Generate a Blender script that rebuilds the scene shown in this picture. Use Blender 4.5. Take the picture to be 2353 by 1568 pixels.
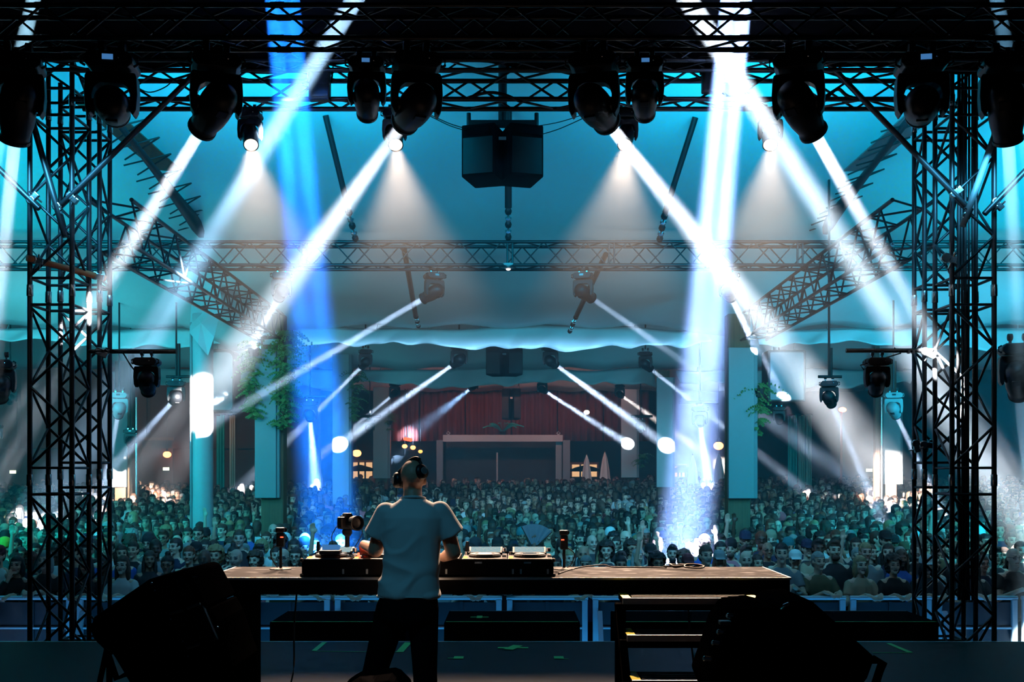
import bpy, bmesh, math, random
import numpy as np
from mathutils import Vector, Matrix, Euler, noise
for _o in list(bpy.data.objects): bpy.data.objects.remove(_o)
S = bpy.context.scene; C = S.collection
rnd = random.Random(7)
PI = math.pi
# ------------------------------------------------------------------ camera
F = 2400.0; HOR = 1080.0; CZ = 1.75          # focal length in pixels of the 2353x1568 frame, horizon row, eye height above the stage
cam = bpy.data.cameras.new('camera'); cam_o = bpy.data.objects.new('camera', cam); C.objects.link(cam_o)
cam_o.location = (0, 0, CZ); cam_o.rotation_euler = (PI/2, 0, 0)
cam.sensor_width = 36; cam.lens = 36*F/2353; cam.shift_y = (HOR-784)/2353; cam.clip_end = 300
S.camera = cam_o
def P(px, py, d):
    """A world point at depth d metres that the photograph shows at (px, py)."""
    return Vector(((px-1176.5)/F*d, d, CZ-(py-HOR)/F*d))
def X(px, d): return (px-1176.5)/F*d
def Z(py, d): return CZ-(py-HOR)/F*d
# ------------------------------------------------------------------ world and exposure
S.view_settings.view_transform = 'Standard'; S.view_settings.look = 'None'
S.view_settings.gamma = 1; S.view_settings.use_curve_mapping = False
S.view_settings.exposure = 0.0
S.cycles.max_bounces = 5; S.cycles.diffuse_bounces = 2; S.cycles.glossy_bounces = 2; S.cycles.transmission_bounces = 2
S.cycles.volume_bounces = 0; S.cycles.transparent_max_bounces = 6
S.cycles.caustics_reflective = False; S.cycles.caustics_refractive = False
S.cycles.sample_clamp_indirect = 3.0; S.cycles.sample_clamp_direct = 0.0
S.cycles.use_denoising = True; S.cycles.use_adaptive_sampling = True; S.cycles.adaptive_threshold = .05; S.cycles.adaptive_min_samples = 20
S.cycles.volume_step_rate = 1.0; S.cycles.volume_max_steps = 64
wd = bpy.data.worlds.new('night'); S.world = wd; wd.use_nodes = True
wd.node_tree.nodes['Background'].inputs[0].default_value = (0.0008, 0.002, 0.004, 1)
wd.node_tree.nodes['Background'].inputs[1].default_value = 1.0
# ------------------------------------------------------------------ unseen wash and fill lights, tied to no visible fixture
def area(name, loc, target, size, power, col, spread=180, size_y=None):
    l = bpy.data.lights.new(name, 'AREA'); l.size = size; l.energy = power; l.color = col; l.spread = math.radians(spread)
    if size_y: l.shape = 'RECTANGLE'; l.size_y = size_y
    o = bpy.data.objects.new(name, l); C.objects.link(o); o.location = loc
    o.rotation_euler = (Vector(target)-Vector(loc)).to_track_quat('-Z', 'Y').to_euler(); return o
TEAL = (0.0, 0.40, 0.70); CYAN = (0.10, 0.62, 0.80); GREY = (0.62, 0.82, 0.92); BLUE = (0.03, 0.25, 0.9)
# unseen teal washes without lamp bodies, aimed up along the canopy and down the hall
for x, pw in ((-9.5, 280), (-3.6, 215), (3.6, 235), (9.5, 320)):
    area('unseen_wash', (x, 13.2, 6.5), (x, 21, 6.1), 4.5, pw, TEAL, spread=128, size_y=.8)
area('unseen_wash', (-9, 12, 3.0), (-13, 26, 3.0), 1.5, 520, (0.0, 0.55, 0.62), spread=120)
area('unseen_wash', (9, 12, 3.0), (13, 26, 3.0), 1.5, 620, (0.0, 0.5, 0.72), spread=120)
for x, pw in ((-11, 18), (-3.5, 9), (3.5, 11), (11, 18)): area('canopy_fill', (x, 17.2, 4.2), (x, 23, 5.4), 2.5, pw, GREY, spread=110, size_y=.4)  # added grey fill in place of beam bounce on the canopy
area('unseen_wash', (0, 12.6, 5.2), (0, 26, 0.6), 8, 110, (0.03, 0.42, 0.62), spread=80, size_y=.3)
area('unseen_wash', (-10.6, 19, 2.6), (-3, 38, 2.2), 1.5, 230, (0.02, 0.46, 0.60), spread=130)  # added teal fills from outside the frame to brighten the rear haze
area('unseen_wash', (10.6, 19, 2.6), (3, 38, 2.2), 1.5, 300, (0.02, 0.40, 0.68), spread=130)
area('drape_fill', (0, 40, 6.0), (0, 47.6, 2.5), 8, 110, (1.0, 0.38, 0.3), spread=100, size_y=.5)  # added warm fill so the drapes read red, no lamp hangs there
area('drape_fill', (-15, 37, 5.6), (-15, 42.4, 2.5), 10, 45, (1.0, 0.6, 0.5), spread=100, size_y=.5)  # same added warm fill for the brown wall
# unseen front light on the crowd from above, added blue fill in the pit, dim teal on the performer from behind the camera
area('crowd_light', (0, 10.6, 4.9), (0, 18.5, -.2), 11, 250, (0.05, 0.32, 0.56), spread=62, size_y=.3)
area('crowd_light', (0, 23, 4.6), (0, 34, -.2), 12, 240, (0.14, 0.34, 0.58), spread=70, size_y=.3)
area('pit_fill', (0, 12.25, -0.95), (0, 13.2, -0.5), 14, 60, (0.03, 0.38, 0.95), size_y=.3)  # added to turn the barrier blue, has no lamp body
area('back_light', (-1.6, 2.2, 5.6), (-.6, 6.3, 1.2), .5, 1.3, (0.075, 0.42, 0.68), spread=26)
area('floor_light', (0, 10.2, 5.2), (0, 9.0, 0), 8, 14, (0.01, 0.24, 0.6), spread=60, size_y=.3)
# ------------------------------------------------------------------ materials
def lin(r, g, b):
    f = lambda c: c/12.92 if c <= .04045 else ((c+.055)/1.055)**2.4
    return (f(r/255), f(g/255), f(b/255))
def mat(name, col, rough=.6, metal=0.0, emis=None, es=0.0, spec=.5, noise_scale=0, noise_amt=0.0, bump=0.0, trans=0):
    m = bpy.data.materials.new(name); m.use_nodes = True; nt = m.node_tree; b = nt.nodes['Principled BSDF']
    b.inputs['Base Color'].default_value = (*col, 1); b.inputs['Roughness'].default_value = rough; b.inputs['Metallic'].default_value = metal
    b.inputs['Specular IOR Level'].default_value = spec
    if emis: b.inputs['Emission Color'].default_value = (*emis, 1); b.inputs['Emission Strength'].default_value = es
    if noise_scale:
        tc = nt.nodes.new('ShaderNodeTexCoord'); n = nt.nodes.new('ShaderNodeTexNoise'); n.inputs['Scale'].default_value = noise_scale; n.inputs['Detail'].default_value = 5
        nt.links.new(tc.outputs['Object'], n.inputs['Vector'])
        if noise_amt:
            r = nt.nodes.new('ShaderNodeMapRange'); r.inputs['To Min'].default_value = 1-noise_amt; r.inputs['To Max'].default_value = 1+noise_amt
            nt.links.new(n.outputs[0], r.inputs['Value'])
            v = nt.nodes.new('ShaderNodeVectorMath'); v.operation = 'SCALE'; v.inputs[0].default_value = col
            nt.links.new(r.outputs[0], v.inputs['Scale']); nt.links.new(v.outputs[0], b.inputs['Base Color'])
        if bump:
            bp = nt.nodes.new('ShaderNodeBump'); bp.inputs['Strength'].default_value = bump; bp.inputs['Distance'].default_value = .01
            nt.links.new(n.outputs[0], bp.inputs['Height']); nt.links.new(bp.outputs[0], b.inputs['Normal'])
    return m
def tint(name, rough, noise_scale=0, noise_amt=0):
    """A material that takes its colour from each object's own colour (skin, hair, cloth of the crowd)."""
    m = mat(name, (.5, .5, .5), rough); nt = m.node_tree; oi = nt.nodes.new('ShaderNodeObjectInfo')
    nt.links.new(oi.outputs['Color'], nt.nodes['Principled BSDF'].inputs['Base Color']); return m
def emit(name, col, s):
    m = bpy.data.materials.new(name); m.use_nodes = True; nt = m.node_tree; nt.nodes.clear()
    o = nt.nodes.new('ShaderNodeOutputMaterial'); e = nt.nodes.new('ShaderNodeEmission'); e.inputs[0].default_value = (*col, 1); e.inputs[1].default_value = s
    nt.links.new(e.outputs[0], o.inputs[0]); m.cycles.emission_sampling = 'NONE'; return m
M = dict(
    truss=mat('dark truss metal', (.022, .025, .028), .34, .35), black=mat('black paint', (.007, .007, .008), .5, spec=.3),
    plastic=mat('black plastic', (.008, .009, .011), .42, spec=.35), matte=mat('matte black', (.003, .003, .0034), .9, spec=.06),
    chrome=mat('bright clamp metal', (.75, .77, .78), .22, 1.0), alu=mat('brushed aluminium', (.55, .56, .58), .38, .9, noise_scale=60, noise_amt=.12),
    grey=mat('grey paint', (.16, .18, .19), .5), floor=mat('black stage vinyl', (.007, .010, .014), .62, spec=.1, noise_scale=3, noise_amt=.3, bump=.05),
    ground=mat('dark asphalt', (.03, .03, .032), .8, noise_scale=8, noise_amt=.4), canopy=mat('white tent membrane', (.72, .75, .75), .7, noise_scale=.6, noise_amt=.06),
    valance=mat('white pvc valance', (.50, .51, .51), .45), white=mat('white column paint', (.42, .42, .42), .45, noise_scale=9, noise_amt=.07, bump=.25),
    panel=mat('light grey panel', (.20, .23, .235), .5, noise_scale=2, noise_amt=.06), red=mat('dark red drape', (.16, .022, .014), .85, noise_scale=1.5, noise_amt=.35),
    brown=mat('brown wall', (.10, .045, .03), .8, noise_scale=.7, noise_amt=.4), darkwall=mat('dark rear wall', (.022, .026, .03), .8, noise_scale=.7, noise_amt=.4),
    leaf=mat('fern leaf', (.07, .16, .03), .6, noise_scale=6, noise_amt=.4), green=mat('green tape', (.02, .45, .06), .5), yellow=mat('yellow tape', (.75, .7, .04), .5),
    skin=tint('skin', .5), hair=tint('hair', .65), cloth=tint('cloth', .8), eye=mat('dark eye', (.05, .035, .03), .35), lip=mat('lip', (.25, .09, .07), .5),
    jeans=mat('dark trousers', (.004, .004, .005), .85, spec=.2), glass=mat('lens glass', (.02, .025, .03), .08), parasol=mat('white parasol cloth', (.75, .75, .72), .8),
    cable=mat('black cable', (.01, .01, .011), .5), barrier=mat('barrier aluminium', (.75, .77, .8), .45, .3), mesh=mat('barrier sheet metal', (.05, .055, .065), .5, .2),
    teal_lit_cloth=mat('teal drape', (.03, .42, .36), .7), orangepipe=mat('orange pipe', (.55, .16, .06), .5), cream=mat('cream cloth', (.6, .5, .4), .8),  # the teal cloth has teal light put into its base colour
    e_beam=emit('lamp lens lit white', (1, .98, 1), 4), e_warm=emit('lamp lens lit warm', (1, .86, .66), 4), e_disp=emit('small blue display', (.12, .42, 1), .4),
    e_orange=emit('orange lamp', (1, .22, .06), 12), e_warmwin=emit('lit warm window', (1, .6, .3), 1.1), e_exit=emit('exit sign glow', (.75, 1, .55), 4), e_red=emit('red lamp', (1, .05, .02), 8),
    e_amber=emit('amber button', (1, .35, .08), 4), e_blue=emit('blue button', (.25, .6, 1), 4), e_white=emit('white button', (1, .9, .85), 3), e_phone=emit('phone screen', (1, .98, .95), 3))
def diffuse(name, col):
    m = bpy.data.materials.new(name); m.use_nodes = True; nt = m.node_tree; nt.nodes.clear(); o = nt.nodes.new('ShaderNodeOutputMaterial'); q = nt.nodes.new('ShaderNodeBsdfDiffuse'); q.inputs[0].default_value = (*col, 1); nt.links.new(q.outputs[0], o.inputs[0]); return m
M['matte'] = diffuse('matte black cloth', (.004, .004, .0045)); M['jeans'] = diffuse('dark trousers', (.006, .006, .007))
def wood_mat():
    m = mat('brown timber', (.12, .06, .03), .7); nt = m.node_tree; tc = nt.nodes.new('ShaderNodeTexCoord'); mp = nt.nodes.new('ShaderNodeMapping'); mp.inputs['Scale'].default_value = (9, 9, .5)
    n = nt.nodes.new('ShaderNodeTexNoise'); n.inputs['Scale'].default_value = 3; n.inputs['Detail'].default_value = 6; r = nt.nodes.new('ShaderNodeValToRGB')
    r.color_ramp.elements[0].color = (.05, .025, .013, 1); r.color_ramp.elements[1].color = (.26, .13, .06, 1)
    nt.links.new(tc.outputs['Object'], mp.inputs[0]); nt.links.new(mp.outputs[0], n.inputs['Vector']); nt.links.new(n.outputs[0], r.inputs[0]); nt.links.new(r.outputs[0], nt.nodes['Principled BSDF'].inputs['Base Color']); return m
M['wood'] = wood_mat()
def top_mat():
    """Deck top: dark grey phenolic board with glints painted in as pale dashes across it."""
    m = mat('deck top with painted glints', (.1, .09, .085), .8, spec=.12); nt = m.node_tree; tc = nt.nodes.new('ShaderNodeTexCoord'); mp = nt.nodes.new('ShaderNodeMapping'); mp.inputs['Scale'].default_value = (5.5, 34, 1)
    n = nt.nodes.new('ShaderNodeTexNoise'); n.inputs['Scale'].default_value = 1.0; n.inputs['Detail'].default_value = 2; r = nt.nodes.new('ShaderNodeValToRGB')
    r.color_ramp.elements[0].position = .6; r.color_ramp.elements[1].position = .66; r.color_ramp.elements[0].color = (.085, .086, .09, 1); r.color_ramp.elements[1].color = (.30, .31, .32, 1)  # pale end of the ramp paints glints into the board colour
    nt.links.new(tc.outputs['Object'], mp.inputs[0]); nt.links.new(mp.outputs[0], n.inputs['Vector']); nt.links.new(n.outputs[0], r.inputs[0]); q = nt.nodes.new('ShaderNodeBsdfDiffuse'); nt.links.new(r.outputs[0], q.inputs[0]); nt.links.new(q.outputs[0], nt.nodes['Material Output'].inputs[0]); nt.nodes.remove(nt.nodes['Principled BSDF']); return m
M['top'] = top_mat()
def screen_mat():
    """Player display: a waveform strip and text rows, emitted by the screen itself."""
    m = bpy.data.materials.new('player display'); m.use_nodes = True; nt = m.node_tree; nt.nodes.clear(); o = nt.nodes.new('ShaderNodeOutputMaterial'); e = nt.nodes.new('ShaderNodeEmission')
    tc = nt.nodes.new('ShaderNodeTexCoord'); mp = nt.nodes.new('ShaderNodeMapping'); mp.inputs['Scale'].default_value = (40, 90, 1); n = nt.nodes.new('ShaderNodeTexNoise'); n.inputs['Scale'].default_value = 1
    r = nt.nodes.new('ShaderNodeValToRGB'); els = r.color_ramp.elements; els[0].position = .42; els[0].color = (.55, .62, .6, 1); els[1].position = .6; els[1].color = (.18, .5, .6, 1)
    k = els.new(.66); k.color = (.75, .7, .6, 1)
    nt.links.new(tc.outputs['Object'], mp.inputs[0]); nt.links.new(mp.outputs[0], n.inputs['Vector']); nt.links.new(n.outputs[0], r.inputs[0]); nt.links.new(r.outputs[0], e.inputs[0]); e.inputs[1].default_value = .8
    nt.links.new(e.outputs[0], o.inputs[0]); m.cycles.emission_sampling = 'NONE'; return m
M['screen'] = screen_mat()
# ------------------------------------------------------------------ helpers
def wloc(o):
    v = Vector((0, 0, 0))
    while o is not None: v += o.location; o = o.parent
    return v
def tag(o, label=None, cat=None, group=None, kind=None):
    if label: o['label'] = label
    if cat: o['category'] = cat
    if group: o['group'] = group
    if kind: o['kind'] = kind
    return o
def thing(name, label, cat, loc=(0, 0, 0), group=None, rz=0):
    o = bpy.data.objects.new(name, None); C.objects.link(o); o.location = loc; o.rotation_euler = (0, 0, rz); o.empty_display_size = .1
    return tag(o, label, cat, group)
def frame_of(d, up=(0, 0, 1)):
    z = Vector(d).normalized(); u = Vector(up)
    if abs(z.dot(u)) > .98: u = Vector((0, 1, 0))
    x = u.cross(z).normalized(); y = z.cross(x); return x, y, z
class MB:
    def __init__(s): s.v = []; s.f = []
    def box(s, lo, hi, mtx=None):
        n = len(s.v); c = [Vector((x, y, z)) for z in (lo[2], hi[2]) for y in (lo[1], hi[1]) for x in (lo[0], hi[0])]
        s.v += [mtx @ p for p in c] if mtx else c
        s.f += [tuple(n+i for i in q) for q in ((0, 2, 3, 1), (4, 5, 7, 6), (0, 1, 5, 4), (2, 6, 7, 3), (0, 4, 6, 2), (1, 3, 7, 5))]; return s
    def prism(s, poly, y0, y1, mtx=None):
        """poly: (x, z) outline, extruded from y0 to y1."""
        n = len(s.v); k = len(poly); a = [Vector((x, y0, z)) for x, z in poly]+[Vector((x, y1, z)) for x, z in poly]
        s.v += [mtx @ p for p in a] if mtx else a
        s.f += [tuple(n+i for i in range(k)), tuple(n+k+i for i in reversed(range(k)))]+[(n+i, n+k+i, n+k+(i+1) % k, n+(i+1) % k) for i in range(k)]; return s
    def tube(s, pts, r, n=8, caps=True):
        pts = [Vector(p) for p in pts]; k0 = len(s.v); rs = r if isinstance(r, (list, tuple)) else [r]*len(pts)
        for i, p in enumerate(pts):
            d = pts[min(i+1, len(pts)-1)]-pts[max(i-1, 0)]; x, y, z = frame_of(d)
            s.v += [p+(x*math.cos(2*PI*j/n)+y*math.sin(2*PI*j/n))*rs[i] for j in range(n)]
        for i in range(len(pts)-1):
            s.f += [(k0+i*n+j, k0+i*n+(j+1) % n, k0+(i+1)*n+(j+1) % n, k0+(i+1)*n+j) for j in range(n)]
        if caps: s.f += [tuple(k0+j for j in reversed(range(n))), tuple(k0+(len(pts)-1)*n+j for j in range(n))]
        return s
    def lathe(s, prof, n=20, mtx=None, caps=True):
        """prof: (radius, z) pairs about the z axis."""
        k0 = len(s.v)
        for r, z in prof:
            a = [Vector((r*math.cos(2*PI*j/n), r*math.sin(2*PI*j/n), z)) for j in range(n)]; s.v += [mtx @ p for p in a] if mtx else a
        for i in range(len(prof)-1): s.f += [(k0+i*n+j, k0+i*n+(j+1) % n, k0+(i+1)*n+(j+1) % n, k0+(i+1)*n+j) for j in range(n)]
        if caps: s.f += [tuple(k0+j for j in reversed(range(n))), tuple(k0+(len(prof)-1)*n+j for j in range(n))]
        return s
    def ell(s, c, r, mtx=None, nu=14, nv=9):
        prof = [(max(math.sin(PI*(i+.02*(i == 0)-.02*(i == nv))/nv), .01), -math.cos(PI*i/nv)) for i in range(nv+1)]
        t = Matrix.Translation(Vector(c)) @ (mtx or Matrix()) @ Matrix.Diagonal((*r, 1)); return s.lathe(prof, nu, t)
    def grid(s, fn, nu, nv, closed=False):
        k0 = len(s.v); s.v += [Vector(fn(i/nu, j/nv)) for i in range(nu+1) for j in range(nv+1)]
        s.f += [(k0+i*(nv+1)+j, k0+(i+1)*(nv+1)+j, k0+(i+1)*(nv+1)+j+1, k0+i*(nv+1)+j+1) for i in range(nu) for j in range(nv)]; return s
    def mesh(s, name, m):
        me = bpy.data.meshes.new(name); me.from_pydata([tuple(p) for p in s.v], [], s.f)
        for q in (m if isinstance(m, (list, tuple)) else [m]): me.materials.append(q)
        return me
    def build(s, name, m, parent=None, smooth=False, bevel=0, sub=0, solid=0, label=None):
        if parent is not None:
            o_ = wloc(parent); s.v = [p-o_ for p in s.v]
        me = s.mesh(name, m)
        if smooth: me.shade_smooth()
        o = bpy.data.objects.new(name, me); C.objects.link(o); o.parent = parent
        if solid: q = o.modifiers.new('solid', 'SOLIDIFY'); q.thickness = solid; q.offset = 0
        if bevel: q = o.modifiers.new('bevel', 'BEVEL'); q.width = bevel; q.segments = 2; q.limit_method = 'ANGLE'
        if sub: q = o.modifiers.new('sub', 'SUBSURF'); q.levels = sub; q.render_levels = sub
        if label: o['label'] = label
        return o
RODS = {}
def rod(name, a, b, r, m, parent=None, n=8):
    """A straight tube from a to b: one object that shares its mesh with every tube of its material."""
    key = (m.name, n)
    if key not in RODS:
        me = MB().lathe([(1, 0), (1, 1)], n).mesh('tube', m); me.polygons.foreach_set('use_smooth', [len(p.vertices) == 4 for p in me.polygons]); RODS[key] = me
    a = Vector(a); b = Vector(b); x, y, z = frame_of(b-a); L = (b-a).length
    if parent is not None: a = a-wloc(parent)
    o = bpy.data.objects.new(name, RODS[key]); C.objects.link(o); o.parent = parent
    R = Matrix((x, y, z)).transposed().to_4x4(); o.matrix_local = Matrix.Translation(a) @ R @ Matrix.Diagonal((r, r, L, 1)); return o
def shared(name, me, mtx, parent=None):
    o = bpy.data.objects.new(name, me); C.objects.link(o); o.parent = parent; o.matrix_local = mtx; return o
def struct(o, label=None): o['kind'] = 'structure'; return tag(o, label)
def aim_mtx(d, up=(0, 0, 1)):
    x, y, z = frame_of(d, up); return Matrix((x, y, z)).transposed().to_4x4()
def voxel(prims, size, smooth=3, name='body', f=.5):
    """Joins overlapping shapes into one continuous surface (voxel remesh and smooth)."""
    mb = MB()
    for p in prims:
        if p[0] == 'c':
            a, b, ra, rb = Vector(p[1]), Vector(p[2]), p[3], p[4]; mb.tube([a+(b-a)*t for t in (0, .33, .67, 1)], [ra+(rb-ra)*t for t in (0, .33, .67, 1)], 12); mb.ell(a, (ra,)*3, None, 12, 8); mb.ell(b, (rb,)*3, None, 12, 8)
        else: mb.ell(p[1], p[2], p[3] if len(p) > 3 else None)
    me = mb.mesh(name, []); o = bpy.data.objects.new('tmp', me); C.objects.link(o)
    q = o.modifiers.new('r', 'REMESH'); q.mode = 'VOXEL'; q.voxel_size = size
    if smooth: q = o.modifiers.new('s', 'SMOOTH'); q.factor = f; q.iterations = smooth
    dg = bpy.context.evaluated_depsgraph_get(); out = bpy.data.meshes.new_from_object(o.evaluated_get(dg)); out.name = name
    bpy.data.objects.remove(o); bpy.data.meshes.remove(me); out.shade_smooth(); return out
def decimate(me, ratio, name):
    o = bpy.data.objects.new('tmp', me); C.objects.link(o); q = o.modifiers.new('d', 'DECIMATE'); q.ratio = ratio
    dg = bpy.context.evaluated_depsgraph_get(); out = bpy.data.meshes.new_from_object(o.evaluated_get(dg)); out.name = name; bpy.data.objects.remove(o); return out
# ================================================================== the setting
GZ = -1.08                                     # hall floor, one metre below the stage
def gz(d): return GZ+max(0, d-24)*.034         # the hall floor climbs gently towards the rear
struct(MB().box((-15, -1, -.12), (15, 10.6, 0)).build('floor', M['floor']), 'black vinyl stage floor with green tape marks')
fl = bpy.data.objects['floor']
struct(MB().box((-15, 10.6, -.045), (15, 10.63, .004)).build('trim_1', M['alu']), 'thin metal strip along the front lip of the stage')
struct(MB().box((-15, 10.5, GZ), (15, 10.58, -.12)).build('wall_front', M['matte']), 'black skirt under the stage lip')
g = MB(); g.v = [Vector((x, y, gz(y))) for y in (10.5, 24, 56) for x in (-34, 34)]; g.f = [(0, 1, 3, 2), (2, 3, 5, 4)]
struct(g.build('floor', M['ground']), 'dark hall floor the crowd stands on')
# green tape on the stage
def strip(name, a, b, w, m, z=.003, parent=None):
    a = Vector((a[0], a[1], z)); b = Vector((b[0], b[1], z)); s = (b-a).normalized().cross(Vector((0, 0, 1)))*w/2; h = Vector((0, 0, .002))
    mb = MB(); mb.v = [a-s, a+s, b+s, b-s, a-s+h, a+s+h, b+s+h, b-s+h]; mb.f = [(0, 1, 2, 3), (4, 7, 6, 5), (0, 4, 5, 1), (1, 5, 6, 2), (2, 6, 7, 3), (3, 7, 4, 0)]; return mb.build(name, m, parent)
def fp(px, py):
    d = CZ*F/(py-HOR); return (X(px, d), d)
for a, b, w in (((722, 1497), (746, 1477), .05), ((918, 1500), (938, 1478), .07), ((722, 1498), (918, 1500), .012), ((2042, 1480), (2092, 1501), .05), ((2006, 1501), (2092, 1501), .014),
                ((1029, 1514), (1050, 1514), .015), ((1281, 1515), (1306, 1516), .015)): strip('tape_mark', fp(*a), fp(*b), w, M['green'], parent=fl)
for px, py, l in ((1054, 1513, .09), (1284, 1513, .09)): x, y = fp(px, py); strip('tape_mark', (x-l/2, y), (x+l/2, y), .12, M['green'], z=.005, parent=fl)
x, y = fp(1179, 1490); strip('tape_mark', (x-.15, y), (x+.15, y), .06, M['green'], parent=fl); strip('tape_mark', (x-.05, y-.12), (x+.05, y+.12), .1, M['green'], z=.006, parent=fl)
# stage roof skin
struct(MB().box((-15, -1, 6.12), (15, 11.15, 6.2)).build('ceiling', M['matte']), 'black skin of the stage roof')
def roof_edge(u, v):
    x = -15+30*u; return (x, 11.12, 6.14-v*(.10+.05*math.sin(x*1.7)+.03*math.sin(x*4.3)))
struct(MB().grid(roof_edge, 120, 2).build('trim_2', M['matte'], solid=.01), 'wavy black fabric edge of the stage roof')
struct(MB().box((-15.1, -1, -.1), (-15, 11, 6.2)).build('wall_left', M['matte']), 'black side of the stage house')
struct(MB().box((15, -1, -.1), (15.1, 11, 6.2)).build('wall_right', M['matte']), 'black side of the stage house')
# tent membrane in three bays
def bay(d0, d1, z0, zm, z1, p, name, label):
    def fn(u, v):
        x = -17+34*u; d = d0+(d1-d0)*v
        if p == 1: z = z1+(z0-z1)*(1-v)**1.35
        else: z = z0*(1-v)+z1*v+(zm-.5*(z0+z1))*4*v*(1-v)
        z += .22*math.cos(x*2*PI/5.6)*v*(1-v)*2+.05*math.sin(x*3+d)*v
        if p == 1: z -= .55*math.exp(-((x+6.2)/.9)**2)*v**6+.3*math.exp(-((x-5.2)/.9)**2)*v**6
        return (x, d, z)
    return struct(MB().grid(fn, 90, 24).build(name, M['canopy'], smooth=True, solid=.01), label)
bay(11.6, 24, 8.5, 0, 5.05, 1, 'ceiling', 'pale tent membrane sloping down over the front of the hall')
bay(24.15, 34, 5.15, 6.7, 5.05, 2, 'ceiling', 'pale tent membrane over the middle of the hall')
bay(34.15, 47, 5.15, 6.9, 5.3, 3, 'ceiling', 'pale tent membrane over the rear of the hall')
def tent_z(x, d):
    d0, d1, z0, zm, z1, p = (11.6, 24, 8.5, 0, 5.05, 1) if d < 24.1 else (24.15, 34, 5.15, 6.7, 5.05, 2) if d < 34.1 else (34.15, 47, 5.15, 6.9, 5.3, 3)
    v = (d-d0)/(d1-d0); z = z1+(z0-z1)*(1-v)**1.35 if p == 1 else z0*(1-v)+z1*v+(zm-.5*(z0+z1))*4*v*(1-v)
    return z+.22*math.cos(x*2*PI/5.6)*v*(1-v)*2+.05*math.sin(x*3+d)*v
def valance(x0, x1, d, ztop, drop, label, wob=1.0, seed=0):
    n = max(20, int((x1-x0)*9))
    def top(x): return ztop+.055*math.sin(x*1.05+seed)*wob+.03*math.sin(x*2.6+seed*2)
    def fn(u, v):
        x = x0+(x1-x0)*u; h = drop*(.82+.2*math.sin(x*.9+seed*1.3)+.06*math.sin(x*5+seed)); fold = .06*math.sin(x*4.4+v*2.2+seed)+.03*math.sin(x*11+v*3)
        return (x+.05*math.sin(v*3+x*2), d+fold*v*1.3-.12*v, top(x)-h*v+.02*math.sin(x*9)*v)
    t = thing('valance', label, 'valance', (0.5*(x0+x1), d, ztop), 'fabric valances along the tent bays')
    MB().grid(fn, n, 6).build('cloth', M['valance'], t, smooth=True, solid=.008)
    MB().tube([(x0+(x1-x0)*i/n, d+.02, top(x0+(x1-x0)*i/n)+.01) for i in range(n+1)], .022, 6).build('hem_rope', M['grey'], t)
    k = int((x1-x0)/1.3)
    for i in range(k+1):
        x = x0+(x1-x0)*(i+.5)/(k+1); rod('tie', (x, d, top(x)+.0), (x+.03, d+.05, top(x)+.16), .012, M['grey'], t, 6)
    return t
valance(-4.9, 4.6, 24.05, 5.02, .55, 'long white valance between the panelled columns, nearest the stage', 1.0, .6)
valance(-12.2, -6.5, 24.05, 4.98, .42, 'white valance hanging beside the left truss tower', .5, 2)
valance(-6.0, -5.2, 24.1, 4.96, .6, 'short white valance between white column and left panelled column', .2, 1)
valance(5.6, 12.2, 24.05, 5.0, .5, 'white valance between right panelled column and right truss tower', .7, 3.4)
valance(-16, -12.3, 24.05, 4.95, .6, 'teal-lit valance at the outer left of the hall', .4, .2)
valance(12.3, 16, 24.05, 4.98, .55, 'valance at the outer right of the hall', .4, 1.2)
valance(-4.9, 4.7, 34.05, 5.03, .62, 'second white valance, farther back above the moving heads', 1.0, 2.2)
valance(-13, -5.6, 34.05, 5.0, .6, 'far valance behind the white round column', .7, .4)
valance(5.4, 13, 34.05, 5.0, .6, 'far valance behind the right hanging speaker', .7, 4.1)
# triangular flap over the white column
fb = thing('valance_flap', 'triangular fabric flap folded over the top of the white round column', 'valance', P(470, 760, 20.7))
f_ = MB(); a, b, c, e = P(436, 765, 20.75), P(512, 700, 20.75), P(478, 818, 20.68), P(500, 640, 21.3); f_.v = [a, P(462, 742, 20.6), b, P(492, 775, 20.6), c, P(455, 790, 20.6), e, P(440, 700, 21.3)]
f_.f = [(0, 1, 5), (1, 3, 4, 5), (1, 2, 3), (1, 7, 6, 2), (0, 7, 1)]; f_.build('cloth', M['valance'], fb, solid=.01)
# rear and side walls
struct(MB().box((-34, 52, -.5), (34, 52.2, 8)).build('wall_back', M['darkwall']), 'dark rear wall of the hall')
struct(MB().box((-26.2, 11, -1), (-26, 52, 8)).build('wall_left', M['brown']), 'brown side wall of the hall')
struct(MB().box((26, 11, -1), (26.2, 52, 8)).build('wall_right', M['darkwall']), 'dark side wall of the hall')
bl = struct(MB().box((-24, 42.4, -.6), (-7.8, 42.6, 6.2)).build('wall_left', M['brown']), 'reddish brown wall behind the left columns')
for i in range(9):
    x = -23.4+i*1.75; MB().box((x, 42.3, 2.6), (x+1.6, 42.38, 6.0)).build('panel', M['brown'], bl, bevel=.02)
def drape(x0, x1, d, zb, zt, m, label, folds=7, name='drape', cat='curtain', group=None):
    def fn(u, v):
        x = x0+(x1-x0)*u; return (x, d+.10*math.sin(u*folds*2*PI)+.03*math.sin(u*folds*5.1*PI+2), zb+(zt-zb)*v-.03*math.sin(u*PI*2)*v)
    t = thing(name, label, cat, ((x0+x1)/2, d, zb), group); MB().grid(fn, folds*8, 3).build('cloth', m, t, smooth=True, solid=.01)
    rod('rail', (x0-.05, d, zt+.03), (x1+.05, d, zt+.03), .03, M['black'], t); return t
names = ('leftmost', 'second', 'third', 'fourth', 'fifth', 'rightmost')
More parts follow.
